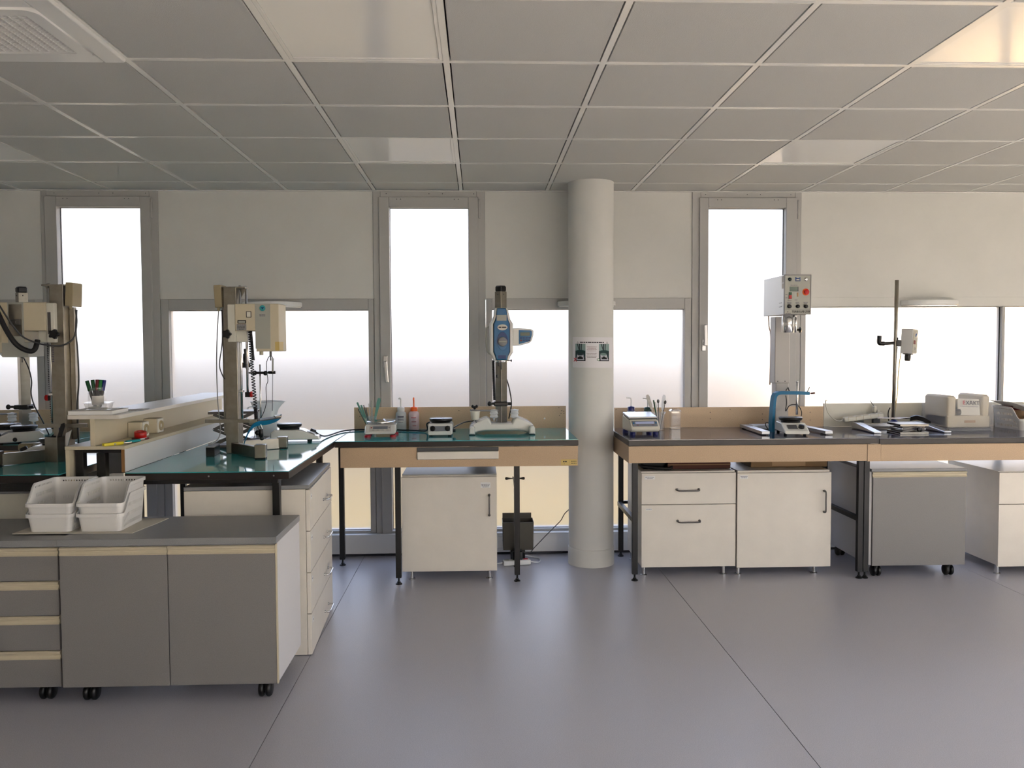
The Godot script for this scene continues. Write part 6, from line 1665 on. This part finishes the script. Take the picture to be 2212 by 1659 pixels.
	part("stand", B.new().box(V(0.0, -0.045, -0.02), V(0.10, 0.086, 0.05), 0.004), M.black, t)
	t = thing("power_strip", "short white plug strip on the floor under the teal bench", "power strip", V(0.245, 0.0, -5.66), 0.16)
	part("body", B.new().bx(V(-0.095, 0.0, -0.025), V(0.095, 0.038, 0.025), 0.008), M.white, t)
	part("switch", B.new().box(V(0.062, 0.038, 0), V(0.03, 0.008, 0.022), 0.002), M.red_foot, t)
	for k in 2:
		part("socket_ring", B.new().cyl(V(-0.068 + 0.045 * k, 0.0375, 0), V(-0.068 + 0.045 * k, 0.0385, 0), 0.019), M.grey_panel, t)
	part("cable", B.new().tube(curve([V(0.095, 0.019, 0), V(0.13, 0.012, 0.0), V(0.165, 0.006, -0.03), V(0.185, 0.006, -0.12), V(0.14, 0.008, -0.17), V(0.06, 0.03, -0.16), V(0.0, 0.05, -0.10)]), 0.004, 8), M.white, t)
	part("cable", B.new().tube(curve([V(-0.095, 0.019, 0), V(-0.13, 0.014, -0.01), V(-0.19, 0.007, -0.02)]), 0.004, 8), M.white, t)
	solo("plug_adapter", "black plug adapter stuck in the floor plug strip", "adapter", V(0.248, 0.039, -5.66), 0.16, B.new().bx(V(-0.034, 0, -0.022), V(0.036, 0.055, 0.022), 0.006).box(V(0.01, 0.058, -0.03), V(0.05, 0.02, 0.04), 0.006), M.black)
	solo("floor_cable", "thin dark cable rising from the plug adapter toward the column", "cable", V(0, 0, -5.74), 0, B.new().tube(curve([V(0.26, 0.092, 0.06), V(0.33, 0.075, 0.05), V(0.372, 0.105, 0.02), V(0.44, 0.17, 0.0), V(0.50, 0.23, 0.0), V(0.55, 0.28, 0.0), V(0.58, 0.33, 0.0), V(0.64, 0.37, -0.05)]), 0.003, 6), M.grey_dark)
	# what lies on the cabinets under the right bench
	t = thing("cable_bag", "black soft bag lying on the two-drawer cabinet", "bag", V(1.13, 0.673, -5.54))
	part("body", B.new().bx(V(-0.10, 0, -0.15), V(0.075, 0.07, 0.13), 0.030), M.black_matt, t)
	part("flap", B.new().tube(curve([V(-0.09, 0.02, 0.13), V(0.0, 0.012, 0.145), V(0.09, 0.006, 0.14), V(0.11, 0.02, 0.12)]), 0.010, 8), M.black_matt, t)
	t = thing("flat_carton", "dark reddish-brown flat carton lying on the two-drawer cabinet", "carton", V(1.405, 0.673, -5.58))
	part("body", B.new().bx(V(-0.195, 0, -0.2), V(0.215, 0.058, 0.17), 0.004), M.card_red, t)
	part("tape", B.new().bx(V(-0.195, 0.026, 0.1695), V(0.215, 0.031, 0.1712), 0), M.card, t)
	t = thing("carton", "brown cardboard box with paler label lying on the one-door cupboard, right bench", "carton", V(2.02, 0.673, -5.56))
	part("body", B.new().bx(V(-0.255, 0, -0.22), V(0.250, 0.062, 0.11), 0.003), M.card, t)
	part("label_patch", B.new().bx(V(-0.115, 0.008, 0.1098), V(0.105, 0.055, 0.1108), 0), M.card_light, t)
	solo("hanging_cable", "thin brown cable hanging before the window in the gap beside the rolling cabinet", "cable", V(2.54, 0, -5.89), 0, B.new().tube(curve([V(-0.004, 0.80, 0), V(0.0, 0.64, 0), V(0.012, 0.50, 0), V(0.010, 0.40, 0), V(0.016, 0.30, 0)]), 0.004, 7), M.card_light)
	solo("grey_hose", "grey hose looping from the trunking behind the rolling cabinet", "hose", V(2.56, 0, -5.88), 0, B.new().tube(curve([V(0.05, 0.165, 0), V(0.015, 0.145, 0), V(-0.012, 0.10, 0), V(-0.006, 0.05, 0), V(0.03, 0.016, 0)]), 0.009, 9), M.grey)
